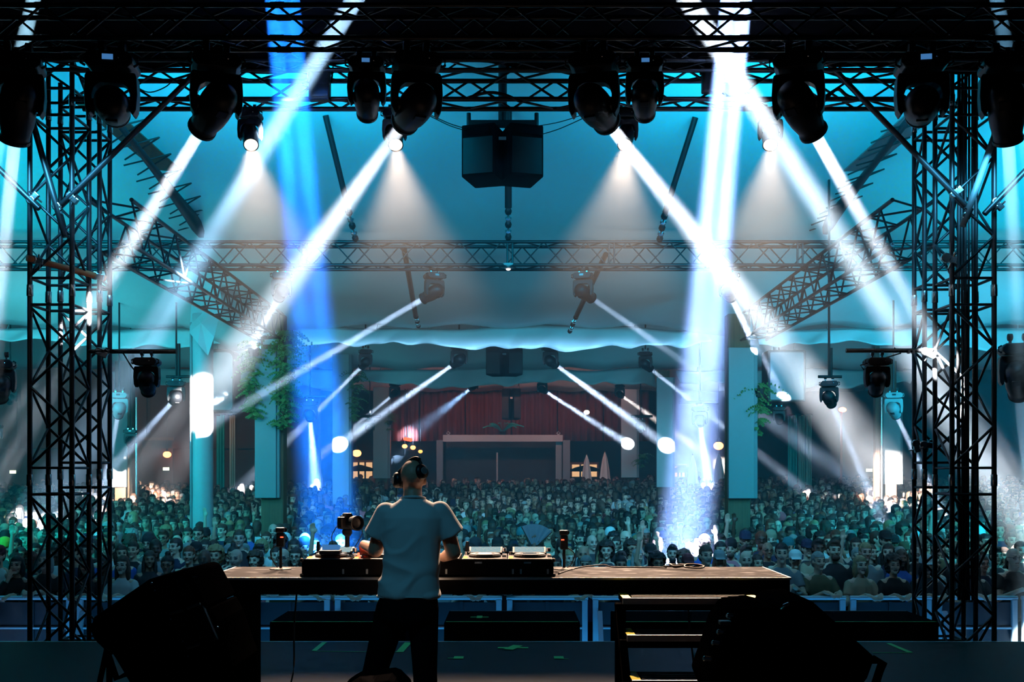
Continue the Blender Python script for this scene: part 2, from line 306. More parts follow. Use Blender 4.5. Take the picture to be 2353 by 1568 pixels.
for i in range(6):
    drape(-6.3+2.1*i, -4.25+2.1*i, 47.6, 3.05, 5.35, M['red'], f'dark red drape behind the rear stage gate, {names[i]} of the six', 6, group='red drapes on the rear wall')
# ================================================================== trusses
def truss(t, A, B, w, h, step, cr, br, faces=(1, 1, 1, 1), coup=0, m=None):
    """Box truss from A to B: four chords, zigzag braces, chrome couplers every coup metres."""
    m = m or M['truss']; A = Vector(A); B = Vector(B); ax = (B-A).normalized(); L = (B-A).length
    u = Vector((0, 0, 1)) if abs(ax.z) < .9 else Vector((0, 1, 0)); s = ax.cross(u).normalized(); u = s.cross(ax).normalized()
    cs = [s*w/2+u*h/2, s*w/2-u*h/2, -s*w/2-u*h/2, -s*w/2+u*h/2]
    for c in cs: rod('chord', A+c, B+c, cr, m, t, 10)
    n = max(2, round(L/step))
    for k in range(4):
        if not faces[k]: continue
        p, q = cs[k], cs[(k+1) % 4]
        for i in range(n):
            a0, a1 = A+ax*(L*i/n), A+ax*(L*(i+1)/n)
            rod('brace', *((a0+p, a1+q) if i % 2 == 0 else (a0+q, a1+p)), br, m, t, 6)
    if coup:
        i = coup
        while i < L-.1:
            for c in cs:
                o = A+ax*i+c; rod('coupler', o-ax*.06, o+ax*.06, cr*1.22, M['chrome'] if t.get('shiny') else m, t, 10)
            i += coup
    return t
def tower(x, d, w, dep, top, label, seed=0):
    t = thing('truss_tower', label, 'truss', (x, d, GZ), 'truss towers beside the stage'); cr = .026
    cs = [(x-w/2, d), (x+w/2, d), (x+w/2, d+dep), (x-w/2, d+dep)]
    for cx, cy in cs: rod('chord', (cx, cy, GZ), (cx, cy, top), cr, M['truss'], t, 12)
    MB().box((x-w/2-.12, d-.12, GZ), (x+w/2+.12, d+dep+.12, GZ+.03)).build('base_plate', M['black'], t)
    zj = -.36+seed*.2; z0 = zj-2.0
    while z0 < top:
        z1 = z0+1.98
        for cx, cy in cs:
            if GZ+.1 < z0 < top: rod('coupler', (cx, cy, z0-.06), (cx, cy, z0+.06), cr*1.28, M['chrome'], t, 12)
        for k in range(4):
            a, b = Vector((*cs[k], 0)), Vector((*cs[(k+1) % 4], 0))
            for zz in (z0+.13, z1-.13):
                if GZ < zz < top: rod('rung', a+Vector((0, 0, zz)), b+Vector((0, 0, zz)), .016, M['truss'], t, 6)
            m_ = 4; za = z0+.15; zb = z1-.15
            for i in range(m_):
                s0, s1 = za+(zb-za)*i/m_, za+(zb-za)*(i+1)/m_
                if s1 < GZ+.05 or s0 > top: continue
                fl_ = (i+k) % 2 == 0; rod('brace', (a if fl_ else b)+Vector((0, 0, max(s0, GZ+.05))), (b if fl_ else a)+Vector((0, 0, min(s1, top))), .0155, M['truss'], t, 6)
        z0 += 2.0
    return t
tower(-4.855, 11.0, .445, .44, 6.1, 'black box truss tower at stage left, its front legs nearest the stage')
tower(-4.86, 11.75, .44, .30, 6.1, 'slimmer black truss tower directly behind the left front tower', .3)
tower(4.855, 11.0, .445, .44, 6.1, 'black box truss tower at stage right with many cables inside')
tower(4.86, 11.75, .44, .30, 6.1, 'slimmer black truss tower directly behind the right front tower', .3)
t = thing('roof_truss', 'black box truss across the top of the frame carrying the big moving heads', 'truss', (0, 9.02, 5.43)); truss(t, (-6, 9.02, 5.57), (6, 9.02, 5.57), .25, .28, .33, .022, .011, coup=2)
t = thing('roof_truss', 'black box truss above the heads truss, partly cut by the top edge', 'truss', (0, 10.6, 5.93)); truss(t, (-6, 10.6, 5.97), (6, 10.6, 5.97), .25, .22, .33, .02, .01, coup=2)
t = thing('front_truss', 'dark box truss between the two towers, above the warm wash lamps', 'truss', (0, 11.05, 5.62)); t['shiny'] = 0
truss(t, (-4.6, 11.05, 5.77), (4.6, 11.05, 5.77), .3, .3, .46, .025, .013)
t = thing('mid_truss', 'long dark box truss crossing the whole hall below the membrane', 'truss', (0, 18.2, 5.28)); truss(t, (-9.6, 18.2, 5.48), (9.6, 18.2, 5.48), .4, .4, .36, .03, .012)
for x in (-6.75, -3.6, -.05, 1.7, 4.95): 
    for dx in (-.03, .06): rod('upright', (x+dx, 18.0, 5.28), (x+dx, 18.0, 5.68), .018, M['truss'], t, 6)
for sx, nm in ((-1, 'left'), (1, 'right')):
    t = thing('side_truss', f'box truss running back from the {nm} tower to the {nm} panelled column', 'truss', (sx*4.66, 12.1, 4.3)); truss(t, (sx*4.66, 12.1, 4.62), (sx*4.86, 21, 4.62), .5, .52, .42, .026, .014)
    t = thing('roof_beam', f'long tapering roof spar with cross spikes under the {nm} membrane', 'beam', (sx*5.4, 14, 6.5)); A = Vector((sx*5.37, 14, 6.52)); B = Vector((sx*5.85, 20.6, 6.12))
    MB().tube([A+(B-A)*i/6 for i in range(7)], [.045, .05, .06, .08, .11, .15, .17], 10).build('spar', M['black'], t, smooth=True)
    q = A+(B-A)*.02
    for i in range(9):
        p = A+(B-A)*(.06+i*.1); rod('spike', p+Vector((-.33, -.05, -.10-.02*(i % 2))), p+Vector((.33, .1, .12)), .013, M['black'], t, 6); rod('spike', p+Vector((.33, .1, .12)), p+Vector((-.3, .45, -.10)), .013, M['black'], t, 6)
    MB().prism([(0, 0), (.42, 0), (.42, .02), (0, .02)], 0, 5.2, Matrix.Translation(A+Vector((-.5 if sx < 0 else .1, .1, .16)))).build('timber_batten', M['wood'] if sx < 0 else M['panel'], t, label='pale batten along the spar')
def clamp(p, parent, ang=0, s=1.0):
    """Swivel clamp: two half shells and a bolt."""
    R = Matrix.Translation(Vector(p)) @ Matrix.Rotation(ang, 4, 'Y') @ Matrix.Scale(s, 4)
    o = MB().lathe([(.036, -.022), (.046, -.018), (.046, .018), (.036, .022)], 10, R @ Matrix.Rotation(PI/2, 4, 'X')).build('clamp', M['chrome'], parent, bevel=.004)
    MB().box((.03, -.02, -.035), (.10, .02, .03), R).build('clamp_jaw', M['chrome'], o, bevel=.006); MB().lathe([(.009, -.09), (.009, .07)], 8, R @ Matrix.Translation((.06, 0, 0)) @ Matrix.Rotation(.5, 4, 'X')).build('bolt', M['chrome'], o); return o
def pipe(label, a, b, r, m, clamps=(), ang=.4):
    t = thing('brace_pipe', label, 'pipe', a); rod('tube', a, b, r, m, t, 12); a, b = Vector(a), Vector(b)
    for k in clamps: clamp(a+(b-a)*k, t, ang)
    return t
pipe('long slanted brace pipe from left tower up to the front truss', P(445, 172, 10.85), P(140, 472, 10.85), .029, M['truss'], (.93,), .7)
pipe('thick brace pipe slanting down inside the left tower', P(70, 262, 10.9), P(150, 545, 10.95), .032, M['truss'], (.75,), 1.2)
pipe('short brace pipe entering from outside the left tower, clamped below the lamp', P(-60, 330, 10.9), P(90, 480, 10.9), .03, M['truss'], (.87,), -.8)
pipe('rusty orange pipe clamped across the left tower', P(62, 593, 10.9), P(242, 640, 11.5), .034, M['orangepipe'], (.08, .86), .2)
pipe('long slanted brace pipe from right tower up to the front truss', P(1898, 140, 10.85), P(2225, 480, 10.85), .029, M['truss'], (.9,), -.7)
pipe('grey pipe leaning beside the right tower cables', P(2292, 292, 10.8), P(2212, 520, 10.8), .033, M['grey'], (.9,), -1.1)
pipe('short brace pipe entering from outside the right tower, clamped below the lamp', P(2415, 330, 10.9), P(2262, 492, 10.9), .03, M['truss'], (.83,), .8)
t = thing('loose_clamp', 'bright ring clamp fixed on the right tower leg', 'clamp', P(2173, 593, 10.85)); clamp(P(2173, 593, 10.86), t, .2, 1.15)
t = thing('loose_clamp', 'swivel clamp sticking out low on the right tower', 'clamp', P(2098, 1020, 10.9)); clamp(P(2104, 1020, 11.72), t, 1.3); clamp(P(2122, 1022, 11.72), t, .1)
# leaning poles of the tent with ratchet chains
def pole(label, a, b, r, chain):
    t = thing('tent_pole', label, 'pole', a, 'leaning tent poles'); a, b = Vector(a), Vector(b); a.z = min(a.z, tent_z(a.x, a.y)-.03); rod('shaft', a, b, r, M['black'], t, 10); u = (b-a).normalized(); n = 5
    for i in range(n):
        p = b+(Vector(chain)-b)*((i+.5)/n); MB().lathe([(.03, -.05), (.055, -.03), (.055, .03), (.03, .05)], 8, Matrix.Translation(p) @ aim_mtx(Vector(chain)-b)).build('shackle', M['chrome' if i % 2 else 'black'], t)
    rod('strap', b, chain, .018, M['yellow'] if False else M['grey'], t, 6)
pole('dark leaning pole left of the hanging speaker pair', P(748, 258, 15.5), P(800, 480, 16.2), .045, P(818, 555, 17.6))
pole('dark upright pole behind the upper hanging speaker pair', P(1168, 130, 15.6), P(1168, 478, 16.2), .055, P(1168, 552, 17.6))
pole('dark leaning pole right of the hanging speaker pair', P(1598, 130, 15.5), P(1528, 490, 16.2), .045, P(1515, 555, 17.6))
pole('dark pole leaning below the long hall truss, left of centre', P(928, 568, 18.6), P(955, 725, 21.2), .05, P(962, 752, 23.6))
pole('dark pole leaning below the long hall truss, right of centre', P(1392, 585, 18.6), P(1325, 725, 21.2), .05, P(1308, 765, 23.6))
# ================================================================== lamps
BK = 4.6   # one dimmer for all beam lamps
def beam(a, b, r, spread, power, col):
    """A real parallel-beam lamp: a small disk source with a narrow spread, just in front of a lens."""
    a, b = Vector(a), Vector(b); l = bpy.data.lights.new('beam_light', 'AREA'); l.shape = 'DISK'; l.size = 2*r; l.spread = math.radians(spread); l.energy = power*BK; l.color = col
    o = bpy.data.objects.new('beam_light', l); C.objects.link(o); o.location = a; o.rotation_euler = (b-a).to_track_quat('-Z', 'Y').to_euler(); return o
def octagon(w, h, c): return [(-w+c, -h), (w-c, -h), (w, -h+c), (w, h-c), (w-c, h), (-w+c, h), (-w, h-c), (-w, -h+c)]
def moving_head(hang, s, target, label, group, lit=None, yaw=None, m='plastic', display=False, lens=.11, up=0):
    """Moving head: clamps, base box, fork yoke and a barrel head that points at target. Returns lens centre and aim."""
    hang = Vector(hang); t = thing('moving_head', label, 'stage light', hang, group); m = M[m]
    piv = hang+Vector((0, 0, -.50*s)); aim = (Vector(target)-piv).normalized()
    if yaw is None: yaw = max(-.5, min(.5, math.atan2(-aim.x, max(abs(aim.y), .3))*.45))
    R = Matrix.Translation(hang) @ Matrix.Rotation(yaw, 4, 'Z') @ Matrix.Scale(s, 4)
    for sx in (-1, 1):
        o = MB().lathe([(.035, -.03), (.045, -.025), (.045, .025), (.035, .03)], 10, R @ Matrix.Translation((sx*.085, 0, .0)) @ Matrix.Rotation(PI/2, 4, 'Y')).build('hook_clamp', M['chrome' if m is M['plastic'] and s < .7 else 'black'], t)
        MB().box((sx*.085-.015, -.02, -.10), (sx*.085+.015, .02, -.03), R).build('clamp_bolt', M['chrome'], o)
    b = MB().prism(octagon(.205, .068, .045), -.16, .16, R @ Matrix.Translation((0, 0, -.155))).build('base', m, t, bevel=.012*s)
    for sx in (-1, 1):
        MB().tube([R @ Vector((sx*.2, -.1, -.11)), R @ Vector((sx*.235, -.1, -.13)), R @ Vector((sx*.235, -.1, -.18)), R @ Vector((sx*.2, -.1, -.2))], .012*s, 6).build('handle', m, b)
    MB().box((-.045, -.166, -.165), (.045, -.159, -.12), R).build('display', M['e_disp'] if display else M['glass'], b)
    MB().ell((R @ Vector((.09, -.163, -.145))), (.011*s,)*3, None, 8, 6).build('dial', M['chrome'], b)
    prof = [(-.215, -.27), (-.2, -.235), (.2, -.235), (.215, -.27), (.222, -.42), (.212, -.55), (.185, -.60), (.16, -.57), (.158, -.42), (.135, -.355), (.09, -.325), (-.09, -.325), (-.135, -.355), (-.158, -.42), (-.16, -.57), (-.185, -.60), (-.212, -.55), (-.222, -.42)]
    mb = MB(); n = len(prof); mb.v = [R @ Vector((x, y, z)) for y in (-.065, .065) for x, z in prof]
    tri = [(1, 2, 10, 11), (2, 3, 9, 10), (3, 4, 8, 9), (4, 5, 7, 8), (5, 6, 7), (0, 1, 11, 12), (17, 0, 12, 13), (16, 17, 13, 14), (15, 16, 14)]
    for f in tri: mb.f.append(tuple(reversed(f))); mb.f.append(tuple(i+n for i in f))
    mb.f += [(i, (i+1) % n, n+(i+1) % n, n+i) for i in range(n)]
    y = mb.build('yoke', m, t, bevel=.01*s)
    MB().lathe([(.06, -.24), (.07, -.232), (.07, -.222), (.06, -.215)], 14, R).build('pan_ring', M['black'], y)
    H = Matrix.Translation(piv) @ aim_mtx(aim) @ Matrix.Scale(s, 4)
    h = MB().lathe([(.02, -.225), (.075, -.215), (.118, -.18), (.142, -.12), (.150, -.03), (.150, .07), (.142, .16), (.125, .235), (.118, .275), (.122, .285), (.122, .315), (.105, .318)], 22, H, caps=True).build('head', m, t, smooth=True)
    for sx in (-1, 1): MB().lathe([(.05, .135), (.05, .165)], 12, Matrix.Translation(piv) @ Matrix.Rotation(yaw, 4, 'Z') @ Matrix.Scale(s, 4) @ Matrix.Rotation(sx*PI/2, 4, 'Y')).build('tilt_hub', m, y)
    MB().box((-.05, -.155, -.10), (.05, -.135, -.02), H).build('vent', M['black'], h, bevel=.006*s)
    lp = piv+aim*(.335*s); MB().lathe([(lens, .001), (lens*.8, .004), (lens*.3, .009)], 20, H @ Matrix.Translation((0, 0, .319))).build('lens', M[lit] if lit else M['glass'], h, smooth=True)
    MB().lathe([(lens+.003, .30), (lens+.018, .30), (lens+.018, .33), (lens+.003, .33), (lens+.003, .30)], 22, H, caps=False).build('lens_ring', M['black'], h)
    return lp, aim, t
W = (1.0, .97, .98); B1 = (.62, .78, 1.0); B2 = (.35, .6, 1.0); B3 = (.12, .38, 1.0)
RT = 5.40
def top(px, target, label, power, col=W, d=9.02, s=1.0, spread=4.6, r=.055, lit='e_beam', display=False):
    lp, aim, t = moving_head((X(px, d), d, RT), s, target, label, 'moving heads on the roof truss', lit if power else None, display=display)
    if power: beam(lp+aim*.03, lp+aim*5, r, spread, power, col)
PW = 46
top(42, P(2, 640, 9.9), 'big black moving head at the far left end of the roof truss, beam pointing down', PW*.8)
top(258, P(330, 420, 13), 'big dark unlit moving head with blue display, above the left tower', 0, display=True)
top(497, P(221, 690, 11.3), 'big black moving head whose beam hits the left tower', PW)
top(957, P(467, 925, 20.8), 'big black moving head left of centre, beam towards the white round column', PW*1.3, spread=5.2)
top(1365, P(2045, 1112, 33), 'big black moving head right of centre, beam towards the lower right', PW*1.6)
top(1835, P(2148, 800, 11.2), 'big black moving head whose beam hits the right tower', PW*1.5)
top(2118, P(2075, 420, 13), 'big dark unlit moving head with blue display, above the right tower', 0, display=True)
top(2312, P(2334, 640, 10.0), 'big black moving head at the far right end of the roof truss, beam pointing down', PW*.5, (.6, .88, 1))
top(843, P(850, 500, 11), 'smaller black moving head with blue display, left of centre on the roof truss', 0, d=9.145, s=.76, display=True)
top(1481, P(1484, 500, 11), 'smaller black moving head with blue display, right of centre on the roof truss', 0, d=9.145, s=.76, display=True)
# beams whose lamps hang above the frame
beam(P(823, -14, 9.35), P(100, 1165, 24), .08, 4.2, 62, (.5, .75, 1))
beam(P(1573, -12, 9.4), P(2343, 1200, 15.5), .09, 4.6, 95, (.93, .97, 1))
for k in (-.075, .075): beam(P(648, -8, 9.5)+Vector((k, 0, 0)), P(760, 1235, 16)+Vector((k*2.4, 0, 0)), .085, 4.6, 105, (.012, .20, 1))
for k in (-.07, .07): beam(P(1692, -8, 9.5)+Vector((k, 0, 0)), P(1575, 1245, 16)+Vector((k*2.0, 0, 0)), .075, 4.6, 190, (.36, .50, 1))
beam(P(80, -14, 9.4), P(-22, 420, 9.9), .06, 3.0, 22, (.5, .85, 1))
beam(P(2288, -14, 9.4), P(2372, 420, 9.9), .06, 3.0, 9, (.3, .7, 1))
# warm wash lamps below the front truss, shining back onto the stage
for px, tx, nm in ((575, -1.44, 'leftmost of four warm wash lamps under the front truss, lens glowing'), (907, -.41, 'warm wash lamp under the front truss beside the big head left of centre'),
                   (1438, .42, 'warm wash lamp under the front truss beside the big head right of centre'), (1770, 1.68, 'rightmost of four warm wash lamps under the front truss, lens glowing')):
    d = 11.25; lp, aim, t = moving_head((X(px, d), d, 5.66), .60, (tx, 7.0, .2), nm, 'warm wash lamps', 'e_warm', yaw=0, lens=.118)
    l = bpy.data.lights.new('warm_light', 'SPOT'); l.energy = 4200; l.spot_size = math.radians(36); l.spot_blend = .6; l.color = (1, .64, .42); l.shadow_soft_size = .06
    o = bpy.data.objects.new('warm_light', l); C.objects.link(o); o.location = lp+aim*.05; o.rotation_euler = aim.to_track_quat('-Z', 'Y').to_euler()
# lamps on the hall truss and farther back
def far(px, py, d, s, target, label, power, col=B1, group='moving heads deep in the hall', spread=3.0, r=.05, m='plastic', lit='e_beam'):
    lp, aim, t = moving_head(P(px, py, d), s, target, label, group, lit if power else None, m=m)
    if power: beam(lp+aim*.03, lp+aim*5, r, spread, power, col)
    h = P(px, py, d); z = tent_z(h.x, d)
    if group.startswith('moving heads deep'): rod('drop_tube', h, (h.x, d, z+.01), .02, M['black'], t, 6)
    return t
MG = 'moving heads on the hall truss'
far(647, 619, 18.2, .80, P(392, 1135, 34), 'dark moving head hanging left on the hall truss, beside the left panelled column', 40, group=MG)
far(998, 619, 18.2, .80, P(467, 985, 20.85), 'dark moving head left of centre on the hall truss, beam to the left', 26, group=MG)
far(1340, 619, 18.2, .80, P(1705, 925, 22.5), 'dark moving head right of centre on the hall truss, beam to the right', 17, group=MG)
far(1674, 619, 18.2, .80, P(1905, 1135, 34), 'dark moving head hanging right on the hall truss, veiled by the blue beam', 55, group=MG)
far(1055, 785, 25.5, .92, P(785, 1018, 32.7), 'dark moving head left of the far hanging speaker', 55)
far(1265, 790, 25.5, .86, P(1526, 1020, 32.7), 'dark moving head right of the far hanging speaker', 70)
far(1087, 862, 36, .82, P(945, 1000, 47), 'small far moving head left of centre over the red drapes', 26, B2, spread=5)
far(1246, 868, 36, .82, P(1442, 1020, 43.5), 'small far moving head right of centre over the red drapes', 90, B1)
far(840, 798, 27, .80, P(560, 1115, 37), 'moving head half hidden by the long white valance, left side', 24)
far(1483, 803, 27, .80, P(1700, 1010, 31), 'moving head half hidden by the long white valance, right side', 22)
far(907, 876, 36, .85, P(810, 985, 40), 'far moving head under the second valance, left side', 22)
far(1424, 880, 36, .80, P(1500, 960, 40), 'far moving head under the second valance, right side', 34, (1, .85, .75))
far(274, 895, 22, .85, P(245, 1090, 25), 'pale lit moving head behind the left tower', 20, m='panel')
far(2053, 895, 22, .85, P(2110, 1060, 24), 'pale lit moving head behind the right tower', 24, m='panel')
t = far(405, 868, 22, .85, P(300, 1030, 27), 'moving head on a drop pole with crossbar, beside the white round column', 16)
rod('drop_pole', P(411, 790, 22), P(411, 868, 22), .035, M['black'], t); rod('crossbar', P(382, 866, 22), P(436, 866, 22), .03, M['black'], t)
t = far(1905, 868, 17.5, .70, P(1935, 985, 18.6), 'moving head on a drop pole with crossbar, left of the right tower', 14)
rod('drop_pole', P(1909, 800, 17.5), P(1909, 868, 17.5), .03, M['black'], t); rod('crossbar', P(1880, 866, 17.5), P(1934, 866, 17.5), .024, M['black'], t)
t = far(712, 915, 28, .95, P(725, 1112, 40), 'blue-lit moving head on a side bar, left of the second column', 90, (.3,.55,1)); rod('side_bar', P(660, 912, 28), P(748, 912, 28), .04, M['black'], t)
t = far(1608, 928, 28, .95, P(1628, 1112, 40), 'blue-veiled moving head on a side bar, right of the second column', 60, (.5,.7,1)); rod('side_bar', P(1560, 925, 28), P(1650, 925, 28), .04, M['black'], t)
t = far(850, 960, 38, .8, P(850, 1050, 42), 'far unlit moving head on a bar, left of the rear columns', 0); rod('side_bar', P(825, 957, 38), P(875, 957, 38), .05, M['black'], t)
t = far(1472, 960, 38, .8, P(1472, 1050, 42), 'far unlit moving head on a bar, between the two right lit columns', 0); rod('side_bar', P(1450, 957, 38), P(1500, 957, 38), .05, M['black'], t)
for i, (px, py) in enumerate(((300, 1012), (1790, 960), (24, 915), (-8, 1000))):
    far(px, py-30, 30, .8, P(px+(15 if px > 1000 else -15), py+90, 33), ('small unlit head low behind the left tower', 'small pale head low beside the right panelled column', 'upper dark head at the far left edge', 'lower dark head at the far left edge')[i], 0)
# lamps on the outrigger pipes of the towers
for sx, px, lab in ((-1, 338, 'left'), (1, 2015, 'right')):
    d = 11.3; t = thing('outrigger_pipe', f'black outrigger pipe clamped to the {lab} tower, carrying one moving head', 'pipe', P(px, 808, d)); a, b = (P(205, 808, d), P(405, 808, d)) if sx < 0 else (P(1944, 806, d), P(2150, 806, d))
    MB().tube([a, b], .024, 12).build('tube', M['truss'], t, smooth=False); clamp(P(228 if sx < 0 else 2125, 808, d), t, .5)
    for k in (0, 1): rod('tape_band', P((238 if sx < 0 else 2085)+k*10, 808, d), P((243 if sx < 0 else 2090)+k*10, 808, d), .026, M['white'], t, 12)
    lp, aim, t2 = moving_head(P(px, 812, d), .62, (X(px, 13), 13.5, Z(px*0+1010, 13)-.6), f'black moving head hanging from the {lab} outrigger pipe', 'moving heads on the outrigger pipes', None, yaw=0)
    MB().tube([P(px+(-95 if sx < 0 else 40), 800, d), P(px-55*(-sx if sx > 0 else 1)*1.0, 812, d-.05), P(px-38, 840, d-.05), P(px-30, 850, d)], .008, 6).build('power_cable', M['cable'], t2)
far(2338, 775, 12.2, .95, P(2350, 1010, 13), 'big dark moving head at the right edge beyond the tower', 8, (.6, .85, 1), 'moving heads at the hall edges')
far(2, 815, 13, .8, P(-10, 1010, 14), 'dark moving head cut by the left edge', 0, group='moving heads at the hall edges')
# ceiling dome lamp under the hall truss and driver boxes on the front truss
t = thing('dome_lamp', 'small round dome lamp under the middle of the hall truss', 'lamp', P(1168, 612, 18.2)); p = P(1168, 612, 18.1)
MB().lathe([(.15, .03), (.15, 0), (.11, -.03), (.04, -.045)], 18, Matrix.Translation(p)).build('housing', M['white'], t, smooth=True); MB().ell(p+Vector((0, 0, -.05)), (.04, .04, .025)).build('bulb', M['e_white'], t)
for px, py, nm in ((735, 190, 'left'), (1637, 172, 'right')):
    d = 10.82; t = thing('strobe_lamp', f'flat dark strobe lamp hung on the {nm} half of the front truss', 'stage light', P(px, py-60, d), 'strobe lamps on the front truss'); p = P(px, py, d)
    MB().box(p+Vector((-.11, -.05, -.19)), p+Vector((.11, .05, .16))).build('body', M['plastic'], t, bevel=.015); MB().box(p+Vector((-.09, -.06, -.16)), p+Vector((.09, -.05, .1))).build('window', M['glass'], t)
    MB().tube([p+Vector((-.12, 0, 0)), p+Vector((-.13, .06, .22)), p+Vector((.13, .06, .22)), p+Vector((.12, 0, 0))], .012, 6).build('bracket', M['black'], t)
# cables looped along the trusses
def cable(name, label, pts, r=.01, m='cable', group=None, n=24):
    pts = [Vector(p) for p in pts]; out = []
    for i in range(len(pts)-1):
        p0, p1, p2, p3 = pts[max(i-1, 0)], pts[i], pts[i+1], pts[min(i+2, len(pts)-1)]
        for k in range(6):
            t = k/6; out.append(.5*((2*p1)+(p2-p0)*t+(2*p0-5*p1+4*p2-p3)*t*t+(3*p1-p0-3*p2+p3)*t**3))
    out.append(pts[-1]); return tag(MB().tube(out, r, 6).build(name, M[m], None, smooth=True), label, 'cable', group)
cable('cable', 'cable swag looping under the front truss near the left tower', [P(300, 190, 10.885), P(340, 212, 10.885), P(380, 200, 10.885), P(400, 180, 10.885)], .006)
cable('cable', 'thick cable loop on the front truss by the hanging speakers', [P(1075, 225, 10.885), P(1120, 213, 10.885), P(1160, 218, 10.885), P(1200, 236, 10.885)], .016)
cable('cable', 'cable bundle along the front truss beside the right tower', [P(1895, 232, 10.885), P(1925, 205, 10.885), P(1960, 225, 10.885), P(2070, 232, 10.885)], .018)
for i, px in enumerate((2204, 2212, 2220, 2227, 2236, 2244)):
    cable('cable', f'vertical power cable inside the right tower, {("first", "second", "third", "fourth", "fifth", "sixth")[i]} from the left', [P(px, 120, 11.25), P(px+rnd.uniform(-3, 3), 500, 11.25), P(px+rnd.uniform(-3, 3), 900, 11.25), P(px+rnd.uniform(-3, 3), 1240, 11.25), P(px, 1380, 11.25)], .014 if i % 2 else .02, group='cables in the right tower')
for a, b, lab in ((P(985, 262, 12.5), P(1076, 297, 14.3), 'upper thin stay wire left of the hanging speakers'), (P(990, 268, 12.5), P(1076, 302, 14.3), 'lower thin stay wire left of the hanging speakers'), (P(1345, 262, 12.5), P(1234, 290, 14.3), 'upper thin stay wire right of the hanging speakers'), (P(1340, 272, 12.5), P(1234, 312, 14.3), 'lower thin stay wire right of the hanging speakers')):
    cable('stay_wire', lab, [a, (a+b)/2+Vector((0, 0, -.02)), b], .006)
# ================================================================== hanging loudspeakers
def cluster(px, py0, py1, d, w, label):
    h = (py1-py0)/F*d; zc = Z(py0, d); x = X(px, d); t = thing('speaker_cluster', label, 'loudspeaker', (x, d, zc+.12), 'hanging speaker pairs')
    for sx in (-1, 1):
        R = Matrix.Translation((x+sx*w*.26, d, zc)) @ Matrix.Rotation(sx*.28, 4, 'Z'); c = MB().prism([(-w*.25, -h), (w*.25, -h), (w*.25, 0), (-w*.25, 0)], -.3, .3, R).build('cabinet', M['matte'], t, bevel=.02)
        MB().box((-w*.22, -.315, -h*.95), (w*.22, -.30, -h*.26), R).build('grille', M['black'], c)
        MB().box((-w*.18, -.325, -h*.2), (w*.18, -.3, -h*.06), R).build('handle_recess', M['matte'], c, bevel=.02)
        rod('upright', (x+sx*w*.49, d, zc-h*.1), (x+sx*w*.49, d, zc+.24), .03, M['black'], t)
    MB().box((x-w*.5, d-.06, zc+.05), (x+w*.5, d+.06, zc+.13)).build('flying_bar', M['black'], t, bevel=.008); MB().box((x-.05, d-.335, zc-h*.33), (x+.05, d-.32, zc-h*.27)).build('label_plate', M['panel'], t)
    rod('suspension', (x, d, zc+.1), (x, d, tent_z(x, d)-.035), .06, M['black'], t)
    return t
cluster(1155, 300, 418, 14.5, .96, 'large hanging speaker pair high in the centre, in front of the membrane')
cluster(1159, 797, 864, 28, .82, 'smaller hanging speaker pair under the long white valance')
cluster(1175, 895, 965, 43, .62, 'farthest dark hanging speaker pair in front of the red drapes')
def big_speaker(x0, x1, y0, y1, d, label, rc):
    a, b = P(x0, y1, d), P(x1, y0, d); t = thing('hanging_speaker', label, 'loudspeaker', (a.x*.5+b.x*.5, d, b.z)); w = (b.x-a.x)/2; h = b.z-a.z; R = Matrix.Translation(((a.x+b.x)/2, d, a.z))
    pts = []
    for cx, cz, a0 in ((w-rc, h-rc, 0), (-w+rc, h-rc, 90), (-w+rc*.6, rc*.6, 180), (w-rc*.6, rc*.6, 270)):
        rr = rc if a0 < 180 else rc*.6; pts += [(cx+rr*math.cos(math.radians(a0+k*22.5)), cz+rr*math.sin(math.radians(a0+k*22.5))) for k in range(5)]
    MB().prism(pts, -.3, .3, R).build('cabinet', M['black'], t, bevel=.015); MB().prism([(x*.88, .04+z*.92) for x, z in pts], -.33, -.3, R).build('grille', M['grey'], t)
    for sx in (-.6, .6): rod('chain', R @ Vector((sx*w, 0, h-.02)), (R @ Vector((sx*w, 0, 0))).xy.to_3d()+Vector((0, 0, tent_z(a.x, d)+.05)), .015, M['chrome'], t)
big_speaker(488, 546, 806, 948, 24.6, 'tall rounded hanging speaker right of the white round column', .16)
big_speaker(1757, 1843, 808, 925, 24.6, 'wide square hanging speaker right of the right panelled column', .04)
# ================================================================== columns
def panel_post(x0, x1, d, yt, yb, px0, px1, label, m='panel', top=4.9):
    t = thing('panelled_column', label, 'column', (X((x0+x1)/2, d), d, gz(d))); MB().box((X(px0, d), d+.05, gz(d)-.05), (X(px1, d), d+.4, top)).build('timber_post', M['wood'], t, bevel=.02)
    MB().box((X(x0, d), d-.10, Z(yb, d)), (X(x1, d), d+.03, Z(yt, d))).build('panel', M[m], t, bevel=.012)
    MB().box((X(x1, d)-.001, d-.06, Z(yb, d)), (X(x1+(x1-x0)*.14, d), d+.30, Z(yt, d))).build('side_panel', M['grey'], t, bevel=.01); return t
lp_ = panel_post(588, 637, 21, 803, 1145, 598, 650, 'left panelled column with hanging ferns and a bare timber foot')
panel_post(1672, 1731, 21, 800, 1146, 1674, 1726, 'right panelled column, veiled by blue haze')
for k, py in enumerate((762, 780)): MB().box(P(604, py+12, 20.98), P(640, py, 20.99)+Vector((0, .02, 0))).build('vent_slot', M['white'], lp_)
panel_post(765, 803, 33, 815, 1160, 770, 800, 'second-row column with a bright lit patch, left of the performer', 'white')
panel_post(1508, 1545, 33, 868, 1120, 1512, 1540, 'second-row column with a bright round lit patch, right side', 'white')
panel_post(858, 892, 43.6, 890, 1100, 862, 890, 'third-row pale column behind the performer', 'panel')
panel_post(1427, 1463, 43.6, 895, 1098, 1430, 1460, 'third-row pale column with a lit band, right side', 'white')
